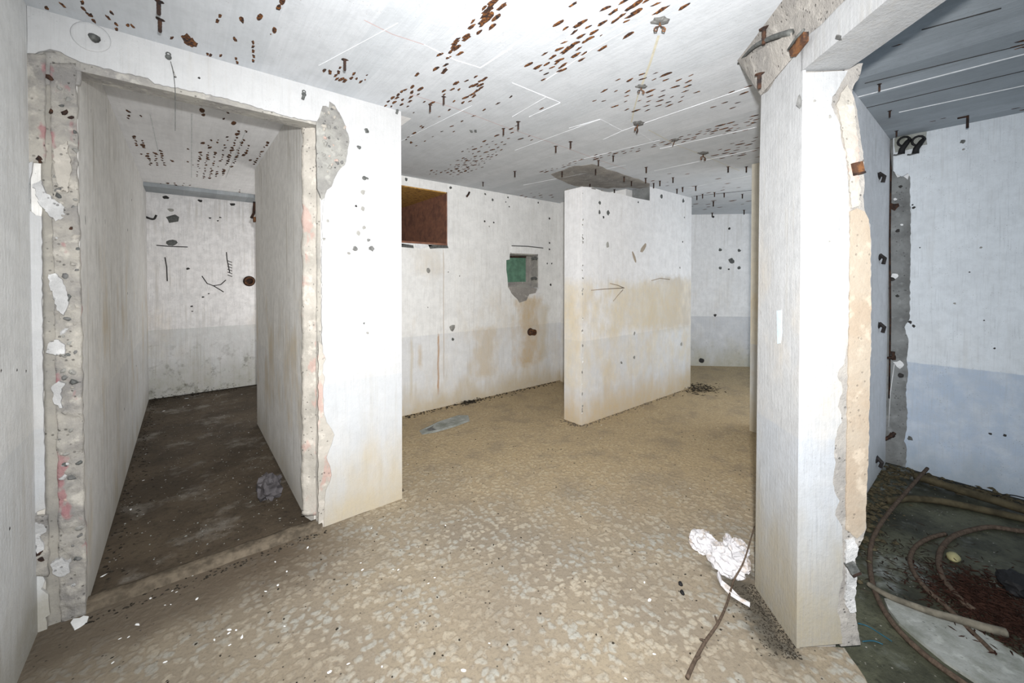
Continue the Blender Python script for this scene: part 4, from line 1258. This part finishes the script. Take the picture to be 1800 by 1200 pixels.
# ---- meter niche contents
mb = thing('meter_board', at(905, 475, plane((0, 4.27, 0), (0, -1, 0))), 'faded green meter board inside the broken niche of the window wall', 'board')
y = 4.265
pg = [at(u, v, plane((0, y, 0), (0, -1, 0))) - mb.location for u, v in [(886, 449), (925, 451), (924, 496), (886, 497)]]
link('board', slab_me('board', [pg], (0, -1, 0), 0.02), M['green'], mb)
pg = [at(u, v, plane((0, y, 0), (0, -1, 0))) - mb.location for u, v in [(884, 449), (925, 450), (925, 453), (884, 453)]]
link('top_rail', slab_me('top_rail', [pg], (0, -1, 0), 0.02, 0.012), M['rust_dark'], mb)
pg = [at(u, v, plane((0, y, 0), (0, -1, 0))) - mb.location for u, v in [(924, 450), (929, 450), (928, 498), (886, 501), (886, 496), (924, 495)]]
link('frame', slab_me('frame', [pg], (0, -1, 0), 0.02, 0.02), M['haunch'], mb)
for u, v, lab in [(940, 455, 'upper'), (939, 490, 'lower')]:
    t = thing('niche_hinge', at(u, v, WINW), f'{lab} rusty hinge lug on the right side of the meter niche', 'hinge', None, on(WINW))
    link('lug', mesh('lug', *tube_data([(-.03, 0, -.03), (.0, .012, .012), (.028, .0, .02)], 0.02, 7)), M['steel'], t)

# ---- drain slot in the floor
ds = [at(u, v, FLOOR) for u, v in [(737, 757), (742, 764), (765, 760), (800, 750), (826, 740), (821, 731), (805, 731), (770, 741)]]
dt = thing('drain_slot', (ds[0] + ds[4]) / 2, 'pale concrete-lined slot in the mud floor near the window wall', 'drain')
c0 = sum(ds, Vector()) / len(ds)
rim = [p - dt.location for p in ds]
inn = [(c0 + (p - c0) * 0.80) - dt.location + Vector((0, 0, -0.0)) for p in ds]
V = [p + Vector((0, 0, 0.001)) for p in rim] + [p + Vector((0, 0, 0.012)) for p in inn] + [((c0 + (p - c0) * 0.72) - dt.location) + Vector((0, 0, 0.002)) for p in ds]
k = len(ds)
F = [(i, (i + 1) % k, (i + 1) % k + k, i + k) for i in range(k)] + [(i + k, (i + 1) % k + k, (i + 1) % k + 2 * k, i + 2 * k) for i in range(k)]
link('rim', mesh('rim', V, F), M['slab'], dt)
link('bed', slab_me('bed', [[((c0 + (p - c0) * 0.74) - dt.location) + Vector((0, 0, .003)) for p in ds]], (0, 0, 1), 0.002), M['mortar'], dt)
link('far_lip', slab_me('far_lip', [[p - dt.location for p in [at(u, v, FLOOR) for u, v in [(772, 742), (805, 731), (823, 731), (825, 738), (800, 747), (770, 757), (760, 752)]]]], (0, 0, 1), 0.008, 0.010), M['slab'], dt)

# ---- hook and fittings in the cell
t = thing('wall_hook', at(258, 380, CELL_B), 'dark hook in the far left corner of the left cell', 'hook')
tube('hook', spline([(-.05, -.005, .02), (-.03, -.03, 0), (0.03, -.04, -.03), (.07, -.04, -.03), (.09, -.04, .02)], 4), 0.012, M['dark_hole'], t)
t = thing('rusty_bracket', Vector((0.57, 4.82, at(438, 380, plane((0, 4.82, 0), (0, 1, 0))).z)), 'rusty bracket on the end of the cell right wall, high up', 'bracket')
link('strap', mesh('strap', *tube_data([(-.005, .05, .16), (-.012, .05, .04), (-.035, .04, -.01)], 0.014, 6)), M['rust_dark'], t)
link('plate', box_me('plate', -.02, .0, .0, .06, -.05, .0), M['rust'], t)

# ---- iron lugs on the right jamb, W wall and chase
for u, v, lab, w_, h_, rz in [(1503, 297, 'square rusty iron plate in the broken column edge, upper', 0.036, 0.045, 0.2), (1494, 994, 'square rusty iron plate in the broken column edge, near the floor', 0.034, 0.042, 0.5)]:
    t = thing('iron_plate', at(u, v, COLF2), lab, 'plate', None, on(COLF2))
    o = link('plate', box_me('plate', -w_ / 2, w_ / 2, -h_ / 2, h_ / 2, -0.01, 0.022), M['rust'] if v < 500 else M['steel'], t)
    o.rotation_euler = (0, 0, rz)
    o = link('weld_lip', box_me('weld_lip', -w_ / 2, w_ / 2, -h_ / 2 - .004, -h_ / 2 + .004, 0.0, 0.026), M['rust_dark'], t)
    o.rotation_euler = (0, 0, rz)
for i, (u, v) in enumerate([(1545, 309), (1546, 452), (1545, 572), (1541, 808)]):
    t = thing('iron_lug', at(u, v, WSIDE), ['topmost dark iron lug on the narrow lilac wall behind the column', 'second dark iron lug from the top on the narrow lilac wall', 'third dark iron lug from the top on the narrow lilac wall', 'lowest dark iron lug on the narrow lilac wall near the floor'][i], 'lug', None, on(WSIDE))
    link('plate', mesh('plate', *blob_data(0.05, (1.1, .55, .2), 7, 2, .25)), M['iron'], t)
    link('tongue', mesh('tongue', *tube_data([(0, .02, .0), (.0, -.01, .03), (.01, -.05, .02)], 0.014, 6)), M['iron'], t)
for i, (u, v, q) in enumerate([(1570, 628, [(.0, .05, .01), (.0, .0, .015), (-.05, -.01, .015), (-.055, -.07, .015)]), (1567, 765, [(.02, .03, .01), (0, 0, .03), (-.04, -.04, .03)])]):
    t = thing('iron_hook', at(u, v, CH), ['bent rusty flat hook in the grey chase of the right room corner', 'short rusty tongue low in the grey chase of the right room corner'][i], 'hook', None, on(CH))
    o = link('tongue', mesh('tongue', *tube_data([Vector(p) for p in q], 0.013, 6)), M['rust_dark'], t)
    link('root', mesh('root', *blob_data(0.02, (1, 1, .4), 7, 2)), M['rust_dark'], t)
t = thing('rusty_strap', at(1396, 82, (A + D2 * -0.02, -D2)), 'brown rusty steel strap between the beam and the bare flank', 'strap')
link('plate', slab_me('plate', [[at(u, v, (A + D2 * -0.035, -D2)) - t.location for u, v in [(1386, 87), (1390, 100), (1412, 72), (1412, 56), (1400, 66)]]], -D2, 0.02), M['rust'], t)
tube('edge', [at(u, v, (A + D2 * -0.04, -D2)) - t.location for u, v in [(1386, 87), (1400, 66), (1413, 52)]], 0.005, M['steel'], t)

# ---- black insulators in the right room corner
skin('plaster_lump', rag([(1572, 244), (1600, 234), (1629, 231), (1630, 254), (1600, 262), (1574, 268)], 6, 1, True), RIGHT, 0.02, M['slab'], 0.008, wall_right)
for i, (u, v) in enumerate([(1590, 252), (1615, 251)]):
    t = thing('insulator', at(u, v, RIGHT), ['left of the two black cable insulators high in the right room corner', 'right of the two black cable insulators high in the right room corner'][i], 'insulator', None, on(RIGHT))
    link('loop', mesh('loop', *tube_data([(.035 * math.cos(a), .035 * math.sin(a) + .01, .03) for a in [k * math.pi / 6 for k in range(10)]], 0.008, 6), smooth=True), M['black'], t)
    link('knob', mesh('knob', *tube_data([(.03, .02, .01), (.02, 0, .035), (-.01, -.05, .035), (-.015, -.085, .03)], 0.02, 8, (.7, 1.1)), smooth=True), M['black'], t)
    link('tail', mesh('tail', *tube_data([(-.01, -.08, .02), (-.045, -.085, .02), (-.06, -.08, .015)], 0.006, 6)), M['steel'], t)
tube('old_cable', [at(u, v, CH) for u, v in [(1563, 256), (1566, 300), (1564, 420), (1565, 560), (1563, 700)]], 0.006, M['rust_dark'], wall_right, 6)
tube('white_thread', [at(u, v, CH) for u, v in [(1572, 640), (1565, 690), (1562, 750)]], 0.003, M['lump'], wall_right, 5)

# ================================================================== LOOSE THINGS ON THE FLOOR
# ---- crumpled bag by the column
bc = at(1277, 1000, FLOOR)
bag = thing('crumpled_bag', bc, 'crumpled dirty white plastic bag on the mud floor beside the column', 'bag')
for cx, cy, r, sq, sd, nm in [(1279, 996, 0.100, (1.0, .85, .60), 1, 'body'), (1236, 962, 0.078, (.95, .85, .6), 4, 'fold'), (1299, 972, 0.055, (1, .8, .8), 7, 'fold'), (1279, 962, 0.05, (.45, 1.1, .9), 2, 'corner')]:
    o = link(nm, lump_me(nm, r, 4, 0.34, 1.5, sq, sd), M['bag'], bag)
    o.location = at(cx, cy, FLOOR) - bc + Vector((0, 0, r * 0.42))
    o.rotation_euler = (0, 0, sd)
tl = []
for i, (u, v) in enumerate([(1262, 1010), (1268, 1030), (1283, 1045), (1300, 1058), (1318, 1070)]):
    p = at(u, v, FLOOR) - bc
    d = Vector((0.7, 0.2, 0)).normalized() * (0.03 - 0.004 * i)
    for k in range(5):
        tl.append(p + d * (k / 2 - 1) + Vector((0, 0, 0.006 + 0.014 * abs(math.sin(k * 2.1 + i * 1.3)))))
tf = [(i * 5 + k, i * 5 + k + 1, i * 5 + k + 6, i * 5 + k + 5) for i in range(4) for k in range(4)]
o = link('torn_tail', mesh('torn_tail', tl, tf), M['bag'], bag)
sm = o.modifiers.new('thick', 'SOLIDIFY')
sm.thickness = 0.003
# ---- branch lying across to the column foot
bp = [at(1208, 1196, FLOOR) + Vector((0, 0, .012)), at(1222, 1165, FLOOR) + Vector((0, 0, .012)), at(1240, 1132, FLOOR) + Vector((0, 0, .012)), at(1262, 1100, FLOOR) + Vector((0, 0, .012)), at(1278, 1065, FLOOR) + Vector((0, 0, .014)), at(1290, 1030, FLOOR) + Vector((0, 0, .03))]
far_pt = at(1308, 985, plane((0, 0, 0.10), (0, 0, 1)))
far2 = at(1326, 925, plane((0, 0, 0.16), (0, 0, 1)))
br = thing('branch', bp[0], 'thin brown branch lying from the photo bottom to the column foot', 'branch')
o = tube('stem', [p - bp[0] for p in spline(bp + [far_pt, far2], 6)], 0.0062, M['twig'], br, 8, (1.35, 0.45))
for i, (u, v, dx, dy) in enumerate([(1222, 1165, .02, -.012), (1262, 1100, .016, .02), (1240, 1132, -.02, .014)]):
    p = at(u, v, FLOOR) + Vector((0, 0, .012)) - bp[0]
    tube('knot', [p, p + Vector((dx * .6, dy * .6, .008)), p + Vector((dx, dy, .012))], 0.005, M['twig'], br, 6, (1.2, .5))
# ---- large white flake at the door
skin_ = [at(u + 4, v + 17, FLOOR) for u, v in [(120, 1079), (125, 1072), (136, 1071), (143, 1067), (152, 1068), (149, 1077), (138, 1085), (127, 1091), (124, 1086)]]
fo = link('paint_flake', slab_me('paint_flake', [skin_], (0, 0, 1), 0.005, 0.006), M['white_fleck'])
tag(fo, 'large bright white paint flake on the dark floor by the left door jamb', 'paint flake')
# ---- paper ball in the cell
pb = at(474, 872, FLOOR)
o = link('crumpled_paper', lump_me('crumpled_paper', 0.085, 3, 0.6, 2.6, (.8, 1, .95), 5), M['paper'])
o.location = pb + Vector((0, 0.02, 0.055))
tag(o, 'crumpled grey paper ball on the muddy cell floor beside the pier', 'paper')
# ---- small paint flakes
fl_me = []
for i in range(5):
    v, f = blob_data(1.0, (1, 0.6, 0.12), 6, 2, 0.35)
    me = mesh('small_flake', v, f)
    me.materials.append(M['white_fleck'])
    fl_me.append(me)
flk = [(182, 1011, 1.6), (212, 1035, .9), (265, 1051, 1.0), (242, 1097, 1.5), (303, 1038, .7), (310, 1040, .7), (346, 1052, 1.3), (338, 1011, 1.0), (403, 1106, 1.4), (402, 1112, 1.0), (425, 1119, 1.3), (415, 1107, .9), (377, 1124, .9), (404, 1133, .7), (226, 1119, .8), (211, 1122, .8),
       (290, 1063, .6), (300, 1062, .6), (443, 961, 1), (541, 962, 1.3), (512, 933, 1.1), (653, 928, .8), (484, 987, .9), (504, 1004, .8), (488, 1028, 1.1), (467, 1039, 1), (637, 1001, 1.2), (634, 989, .6), (700, 1001, .8), (691, 1000, .6), (783, 923, 1), (764, 1015, .8), (753, 1025, .8), (612, 1166, .9),
       (579, 1181, 1.3), (815, 1178, 1.3), (671, 1171, .7), (1133, 1023, 1), (1109, 1036, .6), (1142, 1054, 1.4), (1150, 1149, 1), (1100, 1192, .7), (1213, 858, .8), (1056, 770, .8), (1131, 716, .9), (996, 736, 1.1), (1012, 745, .8), (1057, 747, .9), (717, 816, .8), (890, 828, .6), (713, 880, .8), (860, 1130, .7), (500, 1100, .7),
       (290, 1163, .9), (198, 1164, .8), (328, 700, 1.8), (288, 722, 1.4), (322, 715, .8), (331, 712, 1), (380, 694, .8), (425, 693, .9), (252, 844, 1.2), (230, 895, 1.6), (256, 798, 1), (390, 807, .8), (420, 795, .7), (437, 760, .9), (410, 840, .8), (360, 860, .7)]
REG = [('on the left cell floor', lambda u, v: v < 900 and u < 470), ('near the doorway kerb', lambda u, v: u < 300), ('before the doorway', lambda u, v: u < 480),
       ('in front of the white pier', lambda u, v: u < 730), ('at the middle of the floor', lambda u, v: u < 950), ('near the partition', lambda u, v: v < 900), ('left of the white bag', lambda u, v: True)]
buckets = [[] for _ in REG]
for q in flk:
    buckets[next(i for i, (_, fn) in enumerate(REG) if fn(q[0], q[1]))].append(q)
for bi, bk in enumerate(buckets):
    for i, (u, v, s_) in enumerate(sorted(bk)):
        cell = bi == 0
        o = bpy.data.objects.new('small_flake', fl_me[i % 5])
        C.objects.link(o)
        o.location = at(u, v, plane((0, 0, -0.012 if cell else 0), (0, 0, 1)))
        q = 0.0075 * s_ * (1.5 if cell and v < 730 else 1)
        o.scale = (q, q, q)
        o.rotation_euler = (0, 0, R.uniform(0, 6))
        tag(o, f'small white paint flake {REG[bi][0]}, {ORD[i]} from the left there', 'paint flake', 'paint flakes ' + REG[bi][0])
# ---- debris stuff


def litter(name, mt, label, pts, rmin, rmax, squash=(1, 0.7, 0.45)):
    V, F = [], []
    for p in pts:
        v, f = blob_data(R.uniform(rmin, rmax), squash, 5, 1, 0.4)
        a = R.uniform(0, 6.28)
        b0 = len(V)
        for q in v:
            V.append(Vector((p[0] + q.x * math.cos(a) - q.y * math.sin(a), p[1] + q.x * math.sin(a) + q.y * math.cos(a), p[2] + q.z)))
        F += [tuple(j + b0 for j in ff) for ff in f]
    o = link(name, mesh(name, V, F), mt, kind='stuff')
    return tag(o, label, 'debris')


pts = []
while len(pts) < 420:
    x, y_ = R.uniform(-.4, 4.2), R.uniform(.3, 4.0)
    if x - y_ < 1.2 and not (.55 < x < 1.2 and y_ > 2.5) and y_ < 2.55 or (x > 1.2 and y_ > 1.0 and not (3.1 < x and 2.6 < y_ < 3)):
        pts.append((x, y_, 0))
litter('floor_grit', M['debris'], 'dark grit and droppings scattered over the tan mud floor', pts, 0.003, 0.008)
pts = [(R.uniform(-.33, .55), R.uniform(2.75, 6.6), -0.012) for _ in range(300)]
litter('floor_grit', M['slab'], 'pale grit scattered over the dark cell floor', pts, 0.002, 0.007)
pts = []
for _ in range(380):
    f = R.random()
    x = 1.84 + 2.4 * f
    pts.append((x, 4.14 - abs(R.gauss(0, .045)) - .01, 0))
litter('wall_foot_debris', M['debris'], 'dark crumbs along the foot of the window wall', pts, 0.005, 0.016)
c1 = at(824, 706, FLOOR)
pts = [(c1.x + R.gauss(0, .10), c1.y + R.gauss(0, .03) - .02, abs(R.gauss(0, .012))) for _ in range(160)]
litter('twig_heap', M['debris'], 'small heap of dark twigs at the window wall foot', pts, 0.006, 0.016, (1.8, .3, .4))
c1 = at(1232, 684, FLOOR)
pts = [(c1.x + R.gauss(0, .16), c1.y + R.gauss(0, .10), abs(R.gauss(0, .012))) for _ in range(220)]
litter('twig_heap', M['debris'], 'dark leaf heap at the far end of the partition', pts, 0.008, 0.02, (1.8, .4, .4))
pts = [(3.15 + 2.3 * R.random(), 2.70 - abs(R.gauss(0, .03)) - .004, 0) for _ in range(200)]
litter('wall_foot_debris', M['kerb'], 'pale crumbs along the long foot of the partition', pts, 0.006, 0.015)
pts = [(3.14 - abs(R.gauss(0, .03)), R.uniform(2.68, 2.95), 0) for _ in range(60)]
litter('wall_foot_debris', M['kerb'], 'pale crumbs at the narrow end of the partition', pts, 0.006, 0.015)
pts = [(-0.36 + R.random() * 1.0, 2.50 + abs(R.gauss(0, .03)), 0) for _ in range(120)]
litter('wall_foot_debris', M['debris'], 'dark crumbs in front of the doorway kerb', pts, 0.003, 0.010)
pts = [(-.35 + abs(R.gauss(0, .06)), R.uniform(2.8, 6.7), -.012) for _ in range(260)] + [(R.uniform(-.34, .55), 6.72 - abs(R.gauss(0, .08)), -.012 + abs(R.gauss(0, .03))) for _ in range(260)]
litter('wall_foot_debris', M['debris'], 'dark rubble along the cell walls', pts, 0.004, 0.013)
pts = []
for _ in range(900):
    s = R.uniform(-.05, .34)
    p = A + D1 * s - D2 * abs(R.gauss(0, .06))
    pts.append((p.x, p.y, 0))
litter('wall_foot_debris', M['debris'], 'dark soil at the foot of the column', pts, 0.0015, 0.005)
for u, v in [(1196, 1026), (1199, 1041)]:
    o = link('dark_beetle_shell', mesh('dark_beetle_shell', *blob_data(0.013, (1.4, .8, .7), 9, 3, .12), smooth=True), M['black'])
    o.location = at(u, v, FLOOR)
    o.rotation_euler = (0, 0, .7)
    tag(o, f'{"upper" if v < 1030 else "lower"} of two tiny shiny black shells left of the white bag', 'shell', 'two black shells by the bag')

# ---- right room: rods, timber, slab, litter
FR = plane((0, 0, -0.02), (0, 0, 1))


def rod(px, r, label, name='rusty_rod', mt='rust_dark', zs=None, taper=None):
    pp = []
    for i, q in enumerate(px):
        z = r - 0.02 + (q[2] if len(q) > 2 else 0)
        pp.append(at(q[0], q[1], plane((0, 0, z), (0, 0, 1))))
    o = link(name, mesh(name, *tube_data([p - pp[0] for p in spline(pp, 6)], r, 8, taper), smooth=True), M[mt])
    o.location = pp[0]
    return tag(o, label, name.split('_')[-1])


rod([(1630, 823, .06), (1612, 843, .05), (1590, 868, .04), (1565, 897, .03), (1545, 925, .02), (1532, 955, .01), (1529, 990), (1534, 1025), (1545, 1055), (1562, 1085), (1590, 1118), (1625, 1150), (1665, 1180), (1705, 1208)], 0.0115,
    'long rusty rod curving from the right room corner to the photo bottom', 'rusty_rod', 'twig')
rod([(1805, 935), (1775, 930), (1740, 926), (1705, 932), (1675, 943), (1656, 962), (1650, 985), (1655, 1010), (1668, 1030), (1690, 1055), (1712, 1072)], 0.013, 'rusty rod bent in a loop beside the yellow stone', 'rusty_rod', 'twig')
rod([(1662, 938), (1635, 945), (1612, 958), (1601, 975), (1601, 992), (1612, 1015), (1632, 1038), (1657, 1060), (1680, 1082), (1705, 1108), (1728, 1130), (1748, 1150)], 0.011, 'thinner rusty rod looping left of the yellow stone', 'rusty_rod', 'twig')
rod([(1526, 1026, .01), (1560, 1046, .01), (1600, 1062, .01), (1640, 1076, .012), (1690, 1090, .012), (1730, 1102, .01), (1768, 1112, .008)], 0.017, 'weathered tapering wooden stake lying above the pale slab', 'wooden_stake', 'wood', None, (0.7, 1.1))
rod([(1608, 836, .01), (1650, 849, .015), (1700, 865, .015), (1750, 880, .015), (1830, 905, .015)], 0.028, 'dark wet timber along the foot of the bluish right wall', 'wet_timber', 'wood_dark')
rod([(1560, 880, .0), (1600, 876, .0), (1650, 880, 0), (1720, 894, .0), (1830, 918, .0)], 0.022, 'second dark timber in front of the wall timber', 'wet_timber', 'wood_dark')
rod([(1752, 871, .02), (1765, 869, .03), (1785, 871, .03), (1812, 878, .03)], 0.004, 'thin black wire curling against the right wall foot', 'black_wire', 'black')
rod([(1508, 1095), (1525, 1100), (1545, 1112), (1568, 1127)], 0.0025, 'thin blue wire on the dark floor right of the column foot', 'blue_wire', 'blue_wire')
rod([(1516, 1127), (1535, 1126), (1552, 1132)], 0.0025, 'short blue wire end nearest the column foot', 'blue_wire', 'blue_wire')
sl = [at(u, v, FR) for u, v in [(1554, 1056), (1575, 1057), (1610, 1066), (1660, 1083), (1710, 1108), (1755, 1132), (1800, 1162), (1850, 1200), (1790, 1230), (1720, 1205), (1660, 1165), (1610, 1124), (1580, 1098), (1562, 1075)]]
o = link('concrete_slab', slab_me('concrete_slab', [sl], (0, 0, 1), 0.016, 0.013), M['slab'])
tag(o, 'flat pale slab lying on the dark floor under the wooden stake', 'slab')
o = link('stone', lump_me('stone', 0.035, 3, 0.12, 1.5, (1.2, .8, .6), 3, False), M['stone'])
o.location = at(1676, 983, FR) + Vector((0, 0, .014))
for p in o.data.polygons:
    p.use_smooth = True
tag(o, 'smooth yellow-green stone between the rusty rod loops', 'stone')
o = link('rubber_lump', lump_me('rubber_lump', 0.075, 3, 0.3, 1.6, (1.3, .8, .55), 9), M['black'])
o.location = at(1785, 1035, FR) + Vector((0, 0, .03))
tag(o, 'black rubber lump at the right photo edge among leaf litter', 'lump')
c1 = at(1745, 1070, FR)
pts = [(c1.x + R.gauss(0, .13), c1.y + R.gauss(0, .10), -.02 + abs(R.gauss(0, .015))) for _ in range(2600)]
litter('leaf_litter', M['leaf'], 'reddish brown leaf litter heap on the right room floor', pts, 0.004, 0.012, (1.9, .35, .4))
c1 = at(1650, 1010, FR)
pts = [(c1.x + R.gauss(0, .2), c1.y + R.gauss(0, .2), -.02) for _ in range(700)]
litter('leaf_litter', M['debris'], 'dark leaf litter around the rod loops', pts, 0.004, 0.014, (1.9, .35, .3))
pts = [(2.5 + R.random() * 1.9, .55 - abs(R.gauss(0, .07)), -.02 + abs(R.gauss(0, .02))) for _ in range(350)] + [(4.40 - abs(R.gauss(0, .08)), .5 - R.random() * 1.2, -.02 + abs(R.gauss(0, .02))) for _ in range(350)]
litter('wall_foot_debris', M['wood_dark'], 'dark soil along the foot of the right room walls', pts, 0.008, 0.03)
for u, v, s, lab in [(1576, 823, 1.4, 'pale flat stone in the right room corner'), (1607, 839, .9, 'tiny white stone at the rod top in the right room')]:
    o = link('pale_stone', mesh('pale_stone', *blob_data(.022 * s, (1.2, .8, .4), 7, 2, .2)), M['slab'])
    o.location = at(u, v, FR)
    tag(o, lab, 'stone')
